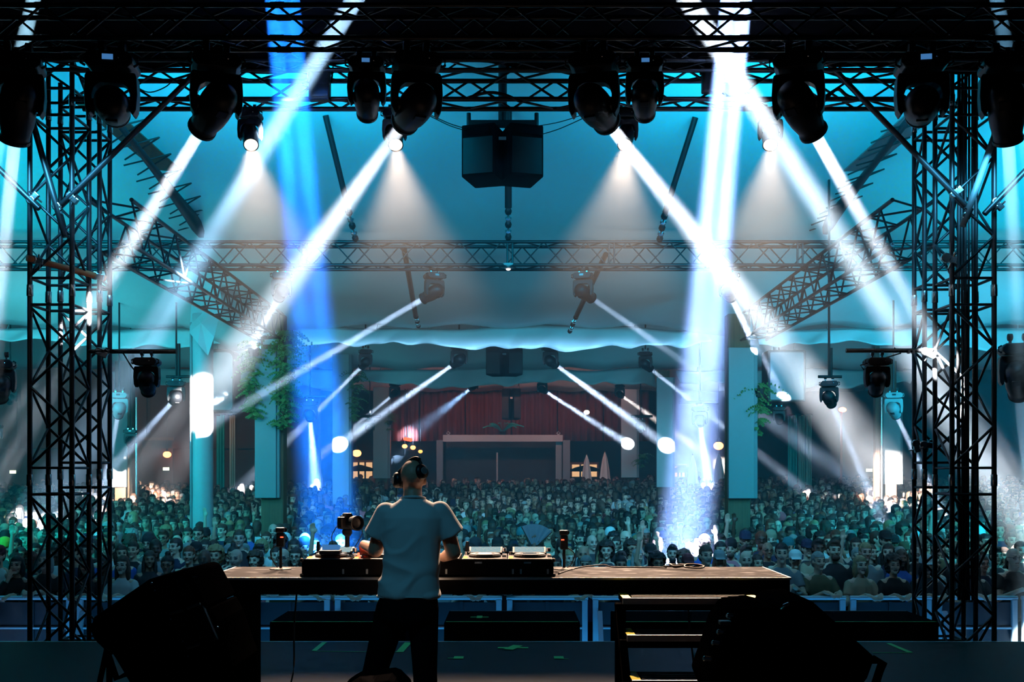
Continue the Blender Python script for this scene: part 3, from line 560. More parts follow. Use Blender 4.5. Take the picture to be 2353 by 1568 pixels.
panel_post(253, 295, 33, 930, 1120, 262, 300, 'outer left column with a brightly lit pale panel and timber foot', 'white', 5.2)
panel_post(2025, 2067, 33, 930, 1113, 2030, 2062, 'outer right column with a half lit pale panel and timber foot', 'white', 5.2)
t = thing('round_column', 'white round column with a glaring lit band, behind the left tower', 'column', (X(466, 21), 21, GZ))
cp = [(.205+.004*math.sin(i*2.1), -1+i*.28) for i in range(22)]; MB().lathe(cp, 26, Matrix.Translation((X(466, 21), 21, 0))).build('shaft', M['white'], t, smooth=True)
for a in (.0, .9): rod('drain_pipe', (X(446, 21)+a*.02-.03, 20.9+a*.3, GZ), (X(446, 21)+a*.02-.03, 20.9+a*.3, 4.7), .025, M['panel'], t)
for px, nm in ((301, 'left'), (2014, 'right')):
    t = thing('timber_mast', f'slim timber mast beside the outer {nm} column', 'post', P(px, 1150, 32.6)); MB().box((X(px, 32.6)-.07, 32.5, gz(32)), (X(px, 32.6)+.07, 32.7, 5.6)).build('post', M['wood'], t, bevel=.01)
    rod('tinsel_strip', (X(px, 32.4)+.16, 32.4, gz(32)), (X(px, 32.4)+.16, 32.4, 4), .05, M['chrome'], t)
for x0, x1, m, lab in ((497, 516, 'teal_lit_cloth', 'narrow teal-lit drape left of the left panelled column'), (527, 541, 'cream', 'narrow cream drape beside the teal drape on the left'), (1811, 1831, 'teal_lit_cloth', 'narrow teal-lit drape right of the right panelled column'), (1835, 1848, 'cream', 'narrow cream drape beside the teal drape on the right'), (1852, 1864, 'cream', 'second narrow cream drape farther right')):
    drape(X(x0, 40), X(x1, 40), 40, gz(40), Z(955, 40), M[m], lab, 3, 'side_drape')
def fern(px0, py0, px1, py1, d, n, label, seed):
    r = random.Random(seed); t = thing('hanging_fern', label, 'plant', P((px0+px1)/2, py0, d)); mb = MB()
    for i in range(n):
        q = r.random()**1.2; b = P(px0+(px1-px0)*(.2+.6*r.random())*(1-.3*q), py0+(py1-py0)*q, d+r.uniform(-.12, .2)); a = r.uniform(0, 2*PI); L = r.uniform(.22, .48)*(1.15-.6*q)
        for k in range(7):
            f = k/7; c = b+Vector((math.cos(a)*L*f, math.sin(a)*L*f*.6, .10*f-L*.75*f*f)); w = .085*(1-f*.75)
            for s_ in (-1, 1):
                n0 = len(mb.v); dx = Vector((-math.sin(a)*s_*w, math.cos(a)*s_*w*.6, -w*.45)); mb.v += [c, c+Vector((math.cos(a)*.03, math.sin(a)*.02, .012)), c+dx+Vector((math.cos(a)*.03, 0, -.01)), c+dx*.6+Vector((0, 0, -.025))]; mb.f.append((n0, n0+1, n0+2, n0+3))
    o = mb.build('foliage', M['leaf'], t); o['kind'] = 'stuff'; MB().lathe([(.09, -.12), (.12, .05), (.115, .05)], 12, Matrix.Translation(P((px0+px1)/2, py0+20, d))).build('pot', M['black'], t); return t
fern(632, 760, 688, 985, 20.8, 190, 'long green fern cascading down the right side of the left panelled column', 3)
fern(565, 785, 600, 960, 20.8, 90, 'smaller green fern on the left side of the left panelled column', 5)
fern(799, 850, 838, 970, 32.95, 80, 'dark fern on the second-row column left of the performer', 8)
fern(1727, 880, 1760, 1000, 21.0, 50, 'fern wisps right of the right panelled column', 9)
fern(884, 950, 906, 990, 43.5, 24, 'small lit plant on the third-row pale column', 12)
fern(1462, 1040, 1492, 1075, 42, 24, 'yellow-green lit leaf cluster beside the third-row lit column', 13)
# ================================================================== rear stage and bar
d = 45.5; t = thing('rear_stage_gate', 'dark rear stage opening with a pale header beam', 'gate', (X(1155, d), d, gz(d)))
MB().box((X(1018, d), d-.15, Z(1016, d)), (X(1293, d), d+.15, Z(1000, d))).build('header_beam', M['white'], t, bevel=.02)
MB().box((X(1020, d), d+1.2, gz(d)), (X(1290, d), d+1.3, Z(1010, d))).build('back_cloth', M['darkwall'], t)
for a, b in ((1003, 1018), (1293, 1310)): MB().box((X(a, d), d-.1, gz(d)), (X(b, d), d+.3, Z(1012, d))).build('post', M['grey'], t, bevel=.02)
MB().box((X(1277, d), d+.1, gz(d)), (X(1291, d), d+.4, Z(1016, d))).build('side_leg', M['panel'], t); rod('centre_pole', (X(1142, d), d+.5, gz(d)), (X(1142, d), d+.5, Z(1040, d)), .04, M['white'], t)
for px in (1030, 1283): MB().tube([P(px, 1000, d), P(px-4, 996, d), P(px, 992, d), P(px+4, 996, d), P(px, 1000, d)], .03, 6).build('eye_bolt', M['white'], t)
t = thing('palm_plant', 'turquoise lit palm leaves on top of the rear stage gate', 'plant', P(1155, 1000, d)); mb = MB(); r = random.Random(4)
for i in range(14):
    a = PI*i/13; L = r.uniform(.5, 1.0); w = .10; b = P(1155, 995, d); pts = [b+Vector((math.cos(a)*L*f, r.uniform(-.1, .1), .28*math.sin(f*2.4)+.2*math.sin(a)*f)) for f in (0, .25, .5, .75, 1)]
    n0 = len(mb.v)
    for k, p in enumerate(pts): mb.v += [p+Vector((0, -w*(1-k/4.2), .05)), p, p+Vector((0, w*(1-k/4.2), .05))]
    for k in range(4): mb.f += [(n0+3*k, n0+3*k+1, n0+3*k+4, n0+3*k+3), (n0+3*k+1, n0+3*k+2, n0+3*k+5, n0+3*k+4)]
mb.build('fronds', M['teal_lit_cloth'], t)['kind'] = 'stuff'; MB().lathe([(.12, 0), (.16, .15)], 10, Matrix.Translation(P(1155, 1000, d))).build('pot', M['black'], t)
def kiosk(x0, x1, yt, yb, d, label):
    t = thing('bar_kiosk', label, 'kiosk', (X((x0+x1)/2, d), d, gz(d))); MB().box((X(x0-6, d), d+.2, gz(d)), (X(x1+6, d), d+.8, Z(yt-6, d))).build('cabin', M['brown'], t, bevel=.03)
    MB().box((X(x0, d), d+.12, Z(yb, d)), (X(x1, d), d+.2, Z(yt, d))).build('lit_window', M['e_warmwin'], t); MB().box((X(x0-8, d), d-.2, Z(yb+4, d)), (X(x1+8, d), d+.25, Z(yb, d))).build('counter', M['wood'], t)
    for k in (.33, .66): MB().box((X(x0+(x1-x0)*k, d)-.04, d+.1, Z(yb, d)), (X(x0+(x1-x0)*k, d)+.04, d+.22, Z(yt, d))).build('mullion', M['brown'], t)
    MB().lathe([(.9, 0), (.5, .18), (.05, .3)], 10, Matrix.Translation((X((x0+x1)/2, d), d-.5, Z((yt+yb)/2+2, d)))).build('awning', M['black'], t)
kiosk(808, 854, 1063, 1100, 49, 'warm lit bar window behind the second column, left of the performer'); kiosk(1315, 1372, 1068, 1096, 49, 'warm lit bar window right of the rear stage gate'); kiosk(1552, 1574, 1073, 1096, 48, 'small warm lit bar window right of the second column')
def parasol(px, py, d, label):
    t = thing('closed_parasol', label, 'parasol', (X(px, d), d, gz(d)), 'closed parasols at the rear'); zt = Z(py, d)
    mb = MB(); n = 16; prof = [(.02, zt), (.09, zt-.25), (.16, zt-.7), (.21, zt-1.2), (.24, zt-1.6)]
    for r_, z in prof: mb.v += [Vector((X(px, d)+r_*(1+.22*(j % 2))*math.cos(2*PI*j/n), d+r_*(1+.22*(j % 2))*math.sin(2*PI*j/n), z)) for j in range(n)]
    mb.f = [(i*n+j, i*n+(j+1) % n, (i+1)*n+(j+1) % n, (i+1)*n+j) for i in range(4) for j in range(n)]+[tuple(range(4*n, 5*n)), tuple(reversed(range(n)))]
    mb.build('canopy', M['parasol'], t); rod('pole', (X(px, d), d, gz(d)), (X(px, d), d, zt+.05), .025, M['wood'], t)
for px, py, dd, lab in ((667, 1044, 44, 'closed white parasol right of the left panelled column'), (700, 1052, 47, 'closed parasol in blue light left of the second column'), (1390, 1040, 46, 'closed pale parasol left of the third-row lit column'), (1348, 1046, 47, 'closed pale parasol beside the right bar window'), (1592, 1046, 42, 'closed bright white parasol right of the second column'), (1652, 1042, 45, 'closed dim parasol left of the right panelled column')): parasol(px, py, dd, lab)
def lamp(px, py, d, r, m, label, zc=None):
    t = thing('hanging_lamp', label, 'lamp', P(px, py, d)); MB().ell(P(px, py, d), (r, r, r*.8)).build('globe', M[m], t, smooth=True); MB().lathe([(r*.4, 0), (r*.2, r*.8)], 10, Matrix.Translation(P(px, py, d)+Vector((0, 0, r*.7)))).build('cap', M['black'], t); rod('cord', P(px, py, d)+Vector((0, 0, r)), P(px, py, d).xy.to_3d()+Vector((0, 0, tent_z(X(px, d), min(d, 47)) if d < 47 else 5.36)), .012, M['cable'], t, 6)
for px, py, m, r, lab in ((932, 1009, 'e_red', .1, 'left red lamp of three in a row above the performer'), (937, 1010, 'e_red', .1, 'middle red lamp of three in a row above the performer'), (943, 1011, 'e_red', .1, 'right red lamp of three in a row above the performer'), (930, 1026, 'e_orange', .12, 'upper left orange globe lamp above the performer'), (949, 1029, 'e_orange', .12, 'orange globe lamp between two others above the performer'), (966, 1038, 'e_amber', .1, 'lowest small orange globe lamp above the performer'), (1348, 948, 'e_warm', .13, 'bright warm globe lamp right of the red drapes'), (1651, 1025, 'e_orange', .2, 'orange lamp left of the right panelled column'), (384, 1045, 'e_orange', .16, 'orange lamp on the brown wall left of the white round column'), (820, 1042, 'e_orange', .2, 'orange lamp above the left bar window')): lamp(px, py, 46.9 if px < 1600 and px > 500 else 41.8, r, m, lab)
t = thing('torch_lamp', 'tall thin orange-lit torch lamp left of the right tower', 'lamp', P(1933, 1060, 42)); MB().ell(P(1936, 942, 42), (.16, .1, .10)).build('glow', M['e_orange'], t, smooth=True); rod('mast', P(1933, 1110, 42), P(1933, 944, 42), .05, M['orangepipe'], t)
for px, py, lab in ((30, 1085, 'small lit exit sign at the far left'), (382, 1078, 'small lit exit sign left of the white round column'), (1997, 1081, 'small lit exit sign left of the right tower')):
    t = thing('exit_sign', lab, 'sign', P(px, py, 42)); p = P(px, py, 42.2); MB().box(p+Vector((-.12, -.04, -.06)), p+Vector((.12, 0, .06))).build('lit_face', M['e_exit'], t); MB().box(p+Vector((-.14, 0, -.08)), p+Vector((.14, .05, .08))).build('case', M['black'], t)
t = thing('service_door', 'pale door frame in the brown wall left of the white round column', 'door', P(360, 1110, 42.3)); MB().box(P(325, 1112, 42.3), P(398, 1012, 42.35)).build('door_leaf', M['cream'] if False else M['brown'], t, bevel=.03); MB().box(P(322, 1012, 42.2), P(402, 1006, 42.35)).build('lintel_board', M['wood'], t); MB().box(P(392, 1062, 42.2), P(394, 1056, 42.28)).build('handle', M['chrome'], t)
# ================================================================== table, steps, gear
TZ = 1.073; TY0, TY1 = 6.55, 7.28; TX0, TX1 = -1.92, 1.742
t = thing('performer_table', 'long black deck table with a grey top painted with glints, legs at the corners', 'table', (0, TY0, 0))
MB().box((TX0, TY0, TZ-.012), (TX1, TY1, TZ)).build('top_board', M['top'], t)
for (a, b) in (((TX0, TY0-.008, TZ-.105), (TX1, TY0+.05, TZ-.012)), ((TX0, TY1-.05, TZ-.105), (TX1, TY1+.008, TZ-.012)), ((TX0, TY0+.05, TZ-.105), (TX0+.06, TY1-.05, TZ-.012)), ((TX1-.06, TY0+.05, TZ-.105), (TX1, TY1-.05, TZ-.012))): MB().box(a, b).build('apron', M['matte'], t, bevel=.004)
for a, b in (((TX0, TY0-.01, TZ-.013), (TX1, TY0, TZ+.001)), ((TX1, TY0, TZ-.013), (TX1+.01, TY1, TZ+.001)), ((TX0-.01, TY0, TZ-.013), (TX0, TY1, TZ+.001))): MB().box(a, b).build('edge_trim', M['alu'], t)
for x in (TX0+.055, TX1-.055):
    for y in (TY0+.055, TY1-.055): MB().box((x-.05, y-.05, 0), (x+.05, y+.05, TZ-.10)).build('leg', M['matte'], t, bevel=.006)
for x in (-1.66,): MB().box((x-.05, 6.60, 0), (x+.05, 6.70, TZ-.10)).build('leg', M['matte'], t, bevel=.006)
# player case with four media players and a mixer
cx0, cx1, cy0, cy1 = -1.325, .262, 6.585, 7.06; CT = TZ+.112
t = thing('player_case', 'long black road case tray holding the players and mixer', 'case', (-.53, cy0, TZ))
MB().box((cx0, cy0, TZ+.001), (cx1, cy0+.012, CT)).build('front_board', M['matte'], t); MB().box((cx0, cy1-.012, TZ+.001), (cx1, cy1, TZ+.06)).build('rear_board', M['matte'], t)
MB().box((cx0, cy0, TZ+.001), (cx1, cy1, TZ+.014)).build('bottom_board', M['matte'], t)
for x in (cx0, cx1-.012): MB().box((x, cy0, TZ+.001), (x+.012, cy1, CT-.005)).build('end_board', M['matte'], t)
for x, y in ((cx0, cy0), (cx1, cy0)): MB().ell((x, y, TZ+.012), (.014,)*3, None, 10, 7).build('ball_corner', M['black'], t); MB().ell((x, y, CT-.006), (.014,)*3, None, 10, 7).build('ball_corner', M['black'], t)
for x in (-1.07, -.92, -.42, .0, .05, .22): MB().box((x, cy0-.006, TZ+.02), (x+.012, cy0, TZ+.05)).build('foot_slot', M['grey'], t)
for x in (-.235, .075): MB().box((x, cy0-.003, TZ+.085), (x+.045, cy0, TZ+.096)).build('name_plate', M['grey'], t)
def player(x, label, stub, k):
    y0, y1, z0, z1 = cy0+.016, cy0+.43, TZ+.016, TZ+.115; w = .143
    t = thing('media_player', label, 'media player', (x, y0, z0), 'players in the road case')
    MB().prism([(-w, 0), (w, 0), (w, z1-z0), (-w, z1-z0)], 0, y1-y0, Matrix.Translation((x, y0, z0))).build('body', M['plastic'], t, bevel=.006)
    s = .5; R = Matrix.Translation((x, y0+.268, z1+.002)) @ Matrix.Rotation(.2, 4, 'X')
    h = MB().box((-.112, 0, 0), (.112, .145, .016), R).build('display_housing', M['black'], t, bevel=.004); sc = MB().box((-.098, .010, .016), (.098, .136, .0175)); sc.v = [R @ p for p in sc.v]; sc.build('screen', M['screen'], h)
    j = MB().lathe([(.103, 0), (.105, .012), (.098, .02), (.06, .021)], 30, Matrix.Translation((x, y0+.145, z1))).build('jog_wheel', M['black'], t, smooth=False); MB().lathe([(.096, .021), (.062, .0235)], 30, Matrix.Translation((x, y0+.145, z1)), caps=False).build('jog_rim', M['chrome'], j); MB().lathe([(.045, .022), (.043, .024)], 20, Matrix.Translation((x, y0+.145, z1))).build('jog_display', M['e_white'] if k == 2 else M['glass'], j)
    for i, m in enumerate(('e_amber', 'e_amber')): MB().lathe([(.014, 0), (.013, .008)], 14, Matrix.Translation((x-.122, y0+.03+i*.04, z1))).build('cue_button', M[m if k != 1 or i == 0 else 'e_red'], t)
    for i in range(4): MB().box((x-.075+i*.045, y0+.255, z1), (x-.045+i*.045, y0+.264, z1+.004)).build('hot_button', M['e_white' if (i+k) % 3 == 0 else 'grey'], t)
    f = MB().box((x+.113, y0+.03, z1), (x+.137, y0+.17, z1+.003)).build('pitch_slot', M['black'], t); MB().box((x+.112, y0+.085, z1+.003), (x+.138, y0+.105, z1+.014)).build('slider_cap', M['chrome'], f)
    MB().lathe([(.017, 0), (.016, .024)], 14, Matrix.Translation((x+.124, y0+.31, z1+.02))).build('browse_knob', M['chrome'], t); MB().lathe([(.013, 0), (.012, .02)], 12, Matrix.Translation((x-.124, y0+.3, z1))).build('small_knob', M['chrome'], t)
    if stub: MB().lathe([(.013, 0), (.014, .06), (.009, .085)], 10, Matrix.Translation((x-.122, y0+.34, z1))).build('usb_stick', M['plastic'], t)
for k, (x, lab, st) in enumerate(((-1.165, 'leftmost media player, with a black stub standing at its left', 1), (-.865, 'second media player from the left, red light by its cue keys', 0), (-.175, 'third media player from the left, bright waveform screen', 1), (.115, 'rightmost media player at the end of the road case', 0))): player(x, lab, st, k)
x0, x1, y0, z1 = -.70, -.335, cy0+.016, TZ+.118; t = thing('mixer', 'black mixing desk in the middle of the road case, lit blue keys at its right', 'mixer', ((x0+x1)/2, y0, TZ+.016))
MB().box((x0, y0, TZ+.016), (x1, y0+.42, z1)).build('body', M['plastic'], t, bevel=.006)
for i in range(4):
    for jn in range(5): MB().lathe([(.011, 0), (.009, .018)], 10, Matrix.Translation((x0+.06+i*.068, y0+.2+jn*.042, z1))).build('knob', M['chrome' if jn % 2 else 'black'], t)
    f = MB().box((x0+.056+i*.068, y0+.06, z1), (x0+.064+i*.068, y0+.16, z1+.002)).build('fader_slot', M['black'], t); MB().box((x0+.049+i*.068, y0+.09+.01*i, z1+.002), (x0+.071+i*.068, y0+.112+.01*i, z1+.016)).build('fader_cap', M['grey'], f)
for i in range(3): MB().box((x1-.065+i*.02, y0+.04+.02*(i % 2), z1), (x1-.048+i*.02, y0+.055+.02*(i % 2), z1+.006)).build('effect_key', M['e_blue'], t)
# small black effects box on the first player, red beacon, cup-like knob
t = thing('effects_box', 'small black control box with a blue display, lying on the leftmost player', 'control box', (-1.16, 6.64, TZ+.13)); MB().box((-1.225, 6.62, TZ+.14), (-1.09, 6.70, TZ+.165)).build('case', M['plastic'], t, bevel=.005); MB().prism([(-.055, 0), (.055, 0), (.055, .02), (-.055, .02)], 0, .03, Matrix.Translation((-1.157, 6.675, TZ+.165)) @ Matrix.Rotation(.5, 4, 'X')).build('display', M['e_disp'], t)
t = thing('red_beacon', 'small glowing red bottle-shaped light between the two left players', 'lamp', P(824, 1296, 6.68)); MB().lathe([(.013, 0), (.013, .045), (.007, .06), (.006, .075)], 12, Matrix.Translation(P(824, 1298, 6.68))).build('bulb', M['e_red'], t, smooth=True); MB().lathe([(.018, -.006), (.016, .006)], 12, Matrix.Translation(P(824, 1298, 6.68))).build('base', M['black'], t)
# photo camera on a mini tripod, seen from behind
d = 7.0; p = P(798, 1200, d); t = thing('photo_camera', 'black photo camera with a fat lens on a mini tripod behind the players', 'camera', (p.x, d, TZ))
CR = Matrix.Translation(p) @ Matrix.Rotation(.68, 4, 'Z')
MB().box((-.064, -.03, -.046), (.064, .03, .036), CR).build('body', M['plastic'], t, bevel=.010); MB().prism([(-.032, 0), (.032, 0), (.020, .026), (-.020, .026)], -.028, .028, CR @ Matrix.Translation((0, 0, .034))).build('viewfinder', M['plastic'], t, bevel=.005)
ln = MB().lathe([(.036, .03), (.040, .05), (.042, .08), (.048, .085), (.050, .125), (.044, .126), (.036, .10), (.02, .095)], 22, CR @ Matrix.Translation((.006, 0, -.004)) @ aim_mtx((0, -1, 0))).build('lens', M['plastic'], t); MB().lathe([(.010, .036), (.010, .044)], 12, CR @ Matrix.Translation((-.042, 0, 0))).build('dial', M['plastic'], t)
MB().box(p+Vector((-.03, -.03, -.085)), p+Vector((.03, .03, -.05))).build('plate', M['black'], t, bevel=.006); MB().lathe([(.02, .22), (.026, .2), (.026, .14), (.016, .13), (.016, .03), (.024, .02), (.024, -.06)], 14, Matrix.Translation((p.x, d, TZ+.12-.02))).build('column', M['black'], t, smooth=False)
rod('ball_neck', p+Vector((0, 0, -.13)), p+Vector((0, 0, -.08)), .011, M['black'], t); rod('lock_lever', (p.x-.045, d, TZ+.285), (p.x, d, TZ+.285), .008, M['black'], t)
for a in (2.6, -.4, 1.2): rod('leg', (p.x, d, TZ+.115), (p.x+math.cos(a)*.13, d+math.sin(a)*.13+.03, TZ+.008), .017, M['black'], t)
cable('cable', 'thin cable hanging from the photo camera', [p+Vector((-.07, 0, -.03)), p+Vector((-.105, 0, -.10)), p+Vector((-.08, 0, -.18)), p+Vector((-.02, .02, -.24))], .003); cable('cable', 'thin cord from the lens side of the photo camera', [p+Vector((.09, .03, -.04)), p+Vector((.095, .03, -.08)), p+Vector((.06, .02, -.15)), p+Vector((.02, .02, -.19))], .003)
def cam_stand(px, py, d, label, red):
    p = P(px, py, d); t = thing('webcam_stand', label, 'camera', (p.x, d, TZ), 'small cameras on table stands')
    MB().lathe([(.075, 0), (.072, .006), (.02, .012)], 20, Matrix.Translation((p.x, d, TZ))).build('base', M['black'], t); rod('post', (p.x, d, TZ+.008), (p.x, d, p.z-.04), .010, M['black'], t)
    MB().box(p+Vector((-.026, -.02, -.06)), p+Vector((.026, .02, .035))).build('body', M['plastic'], t, bevel=.006); h = MB().box(p+Vector((-.032, -.025, .037)), p+Vector((.026, .025, .072)), None).build('camera_head', M['plastic'], t, bevel=.008)
    MB().lathe([(.016, 0), (.017, .012)], 12, Matrix.Translation(p+Vector((.02, .02, .055))) @ aim_mtx((.4, 1, 0))).build('lens', M['glass'], h); MB().box(p+Vector((-.02 if red < 0 else .002, -.023, .004)), p+Vector((.0 if red < 0 else .022, -.019, .010))).build('status_light', M['e_red'], t)
    cable('cable', 'thin cable looping beside the table camera '+('at the left end' if red > 0 else 'right of the road case'), [p+Vector((.026 if red < 0 else -.026, 0, -.05)), p+Vector((.07*(-red), 0, -.09)), p+Vector((.05*(-red), 0, -.16)), (p.x-.02*red, d, TZ+.012)], .0035)
cam_stand(645, 1237, 7.1, 'small black camera on a round-foot stand, left end of the table', 1); cam_stand(1296, 1243, 7.1, 'small black camera on a round-foot stand, right of the road case', -1)
def curl(cx, cy, r, n, z, seed):
    q = random.Random(seed); return [(cx+r*(1+.3*q.random())*math.cos(i*1.05), cy+r*.7*math.sin(i*1.05), z+.012*abs(math.sin(i*.8))+.02*q.random()) for i in range(n)]
cable('cable', 'coiled black cable bundle lying on the right half of the table', [(1.03, 7.1, TZ+.02)]+curl(1.13, 7.08, .055, 13, TZ+.012, 3)+curl(1.22, 7.02, .06, 9, TZ+.008, 5), .006)
cable('cable', 'thin black cable running along the rear edge of the table', [(.30, 6.75, TZ+.006), (.45, 7.15, TZ+.006), (.62, 7.1, TZ+.03), (.7, 7.2, TZ+.006), (.95, 7.18, TZ+.006), (1.05, 7.1, TZ+.01)], .005)
cable('cable', 'thin cable hanging under the table left of the performer', [(-1.42, 6.9, TZ-.11), (-1.44, 6.9, .7), (-1.45, 6.85, .35), (-1.62, 6.7, .02), (-1.8, 6.3, .008)], .006)
# steps
t = thing('stage_steps', 'open black steps with bright metal nosings and yellow tape corners', 'steps', (1.05, 6.2, 0)); sx0, sx1 = .657, 1.503
for k, (z, y) in enumerate(((.975, 6.30), (.79, 6.06), (.58, 5.80), (.37, 5.56), (.17, 5.32))):
    s = MB().box((sx0+.01, y, z-.035), (sx1-.01, y+.25, z)).build('tread', M['matte'], t, bevel=.004); MB().box((sx0+.01, y-.012, z-.035), (sx1-.01, y, z+.002)).build('nosing', M['alu'], s)
    for x in (sx0+.01, sx1-.06): MB().box((x, y+.005, z+.0005), (x+.05, y+.24, z+.003)).build('tape_corner', M['yellow'], s)
    for q in range(4): MB().box((sx0+.07, y+.03+.05*q, z), (sx1-.07, y+.04+.05*q, z+.004)).build('grip_rib', M['black'], s)
    MB().box((sx0, y+.0, z-.075), (sx1, y+.03, z-.036)).build('cross_rail', M['matte'], t)
for x in (sx0-.03, sx1-.03):
    MB().box((x, 6.30, 0), (x+.06, 6.38, .94)).build('rear_leg', M['matte'], t, bevel=.004); MB().prism([(5.28, 0), (5.36, 0), (6.40, .93), (6.30, .93)], x, x+.045, Matrix(((0, 1, 0, 0), (1, 0, 0, 0), (0, 0, 1, 0), (0, 0, 0, 1)))).build('stringer', M['matte'], t)
    for z, y in ((.79, 6.06), (.58, 5.80), (.37, 5.56)): MB().box((x, y, 0), (x+.045, y+.04, z-.03)).build('front_leg', M['matte'], t)
cable('cable', 'black cable hanging from the top tread of the steps', [(1.09, 6.5, .97), (1.10, 6.45, .75), (1.11, 6.3, .5), (1.16, 6.1, .2), (1.2, 5.9, .01)], .006)
# ================================================================== booth monitors (seen from behind)
def px_poly(pts, d): return [(X(a, d), Z(b, d)) for a, b in pts]
d = 5.0; t = thing('booth_monitor', 'big black tilted booth monitor on a stand, left foreground', 'loudspeaker', (X(370, d), d, 0))
up_ = [(345, 1331), (423, 1312), (437, 1318), (478, 1396), (330, 1455), (262, 1470), (214, 1421)]
MB().prism(list(reversed(px_poly(up_, d))), d-.02, d+.52).build('upper_cabinet', M['matte'], t, bevel=.012)
lo_ = [(214, 1421), (262, 1468), (330, 1454), (479, 1397), (498, 1430), (536, 1540), (505, 1568), (300, 1580), (262, 1515), (207, 1432)]
MB().prism(list(reversed(px_poly(lo_, d))), d+.01, d+.5).build('lower_cabinet', M['matte'], t, bevel=.012)
def slot(poly, name='vent', y=d): MB().prism(list(reversed(px_poly(poly, y))), y-.035, y).build(name, M['plastic'], t, bevel=.006)
slot([(352, 1338), (392, 1328), (420, 1395), (388, 1404)]); slot([(402, 1325), (424, 1320), (459, 1385), (430, 1393)]); slot([(392, 1413), (428, 1402), (456, 1478), (430, 1488)]); slot([(438, 1400), (470, 1390), (505, 1470), (468, 1480)])
for a, b in (((390, 1411), (420, 1403)), ((430, 1399), (460, 1388)), ((430, 1490), (461, 1480))): rod('handle_bar', P(a[0], a[1], d-.05), P(b[0], b[1], d-.05), .008, M['grey'], t)
for px, py in ((349, 1341), (357, 1357), (393, 1423), (421, 1474), (433, 1508), (500, 1442)): MB().lathe([(.006, 0), (.005, .006)], 8, Matrix.Translation(P(px, py, d-.04)) @ aim_mtx((0, -1, 0))).build('screw', M['chrome'], t)
MB().box((X(330, d), d+.1, 0), (X(500, d), d+.42, Z(1545, d))).build('pedestal', M['matte'], t, bevel=.01)
for a, b in (((246, 1490), (228, 1575)), ((250, 1500), (252, 1590)), ((525, 1530), (560, 1640))): 
    e = P(b[0], b[1], d-.1); s_ = P(a[0], a[1], d); e2 = s_+(e-s_)*((s_.z)/max(s_.z-e.z, .05)); rod('stand_leg', s_, (e2.x, e2.y, .01), .014, M['matte'], t)
MB().tube([P(212, 1432, d), P(225, 1465, d), P(262, 1500, d)], .02, 8).build('side_bracket', M['matte'], t); MB().tube([P(247, 1502, d), P(268, 1560, d), P(300, 1545, d)], .016, 6).build('lower_bracket', M['matte'], t)
MB().box(P(247, 1497, d-.04), P(255, 1493, d-.02)).build('green_led', M['green'], t); MB().tube([P(441, 1328, d), P(452, 1326, d), P(451, 1340, d), P(442, 1340, d)], .004, 6).build('cable_loop', M['cable'], t)
d = 4.6; t = thing('booth_monitor', 'big black wedge-shaped booth monitor leaning in the right foreground', 'loudspeaker', (X(1820, d), d, 0))
bk = [(1694, 1402), (1706, 1399), (1760, 1394), (1790, 1402), (1840, 1500), (1862, 1590), (1640, 1610), (1625, 1570), (1650, 1500), (1668, 1440)]
MB().prism(list(reversed(px_poly(bk, d))), d-.04, d+.42).build('rear_cabinet', M['matte'], t, bevel=.012)
fr = [(1808, 1386), (1866, 1381), (2012, 1512), (1995, 1560), (1965, 1600), (1800, 1610), (1770, 1500), (1796, 1400)]
MB().prism(list(reversed(px_poly(fr, d))), d+.0, d+.5).build('front_cabinet', M['matte'], t, bevel=.014)
MB().tube([P(1797, 1401, d-.01), P(1802, 1392, d-.02), P(1812, 1388, d-.01)], .008, 6).build('edge_guard', M['alu'], t)
MB().tube([P(2006, 1516, d+.1), P(2028, 1524, d+.1), P(2000, 1600, d+.1)], .022, 6).build('side_bracket', M['matte'], t)
MB().box((X(1660, d), d+.02, 0), (X(1960, d), d+.4, Z(1600, d)+.02)).build('pedestal', M['matte'], t, bevel=.01)
for px, py in ((1686, 1418), (1664, 1455), (1652, 1480), (1632, 1516)): MB().lathe([(.013, 0), (.012, .03), (.008, .035)], 10, Matrix.Translation(P(px, py, d-.01)) @ aim_mtx((-1, -.3, .2))).build('connector', M['chrome'], t)
MB().box(P(1655, 1438, d-.03), P(1678, 1425, d+.02)).build('input_plate', M['grey'], t, bevel=.004)
# low black wedge on the floor by the performer's foot
d = 6.0; t = thing('floor_wedge', 'low black floor wedge speaker at the left foot of the performer', 'loudspeaker', (X(868, d), d, 0))
MB().prism(list(reversed(px_poly([(795, 1570), (815, 1556), (832, 1547), (872, 1545), (905, 1541), (918, 1546), (942, 1570), (950, 1768), (786, 1768)], d))), d-.3, d+.1).build('cabinet', M['matte'], t, bevel=.012)
MB().prism(list(reversed(px_poly([(812, 1590), (925, 1590), (932, 1740), (806, 1740)], d))), d-.315, d-.3).build('grille', M['plastic'], t)
# ================================================================== pit risers and crowd barrier
for k, (xc, lab) in enumerate(((-3.72, 'outer left'), (-1.87, 'left'), (0, 'middle'), (1.87, 'right'), (3.85, 'outer right'))):
    t = thing('pit_riser', f'{lab} black riser box in the pit with green tape along its edge', 'riser', (xc, 11.2, GZ), 'riser boxes in the pit'); x0, x1 = xc-.73, xc+.73
    MB().box((x0, 11.2, GZ), (x1, 12.1, .115)).build('box', M['matte'], t, bevel=.012); MB().box((x0+.02, 11.2, .116), (x1-.02, 11.225, .119)).build('edge_tape', M['green'], t); MB().box((x0+.02, 12.07, .116), (x1-.02, 12.09, .118)).build('rear_tape', M['grey'], t)
    if k == 2:
        for a in (0, 1): MB().box((xc-.36-.1+a*.07, 11.55-a*.06, .116+a*.001), (xc-.36+.1-a*.07, 11.60+a*.06, .118+a*.001)).build('star_tape', M['green'], t)
bmesh_parts = {}
BD = 13.2
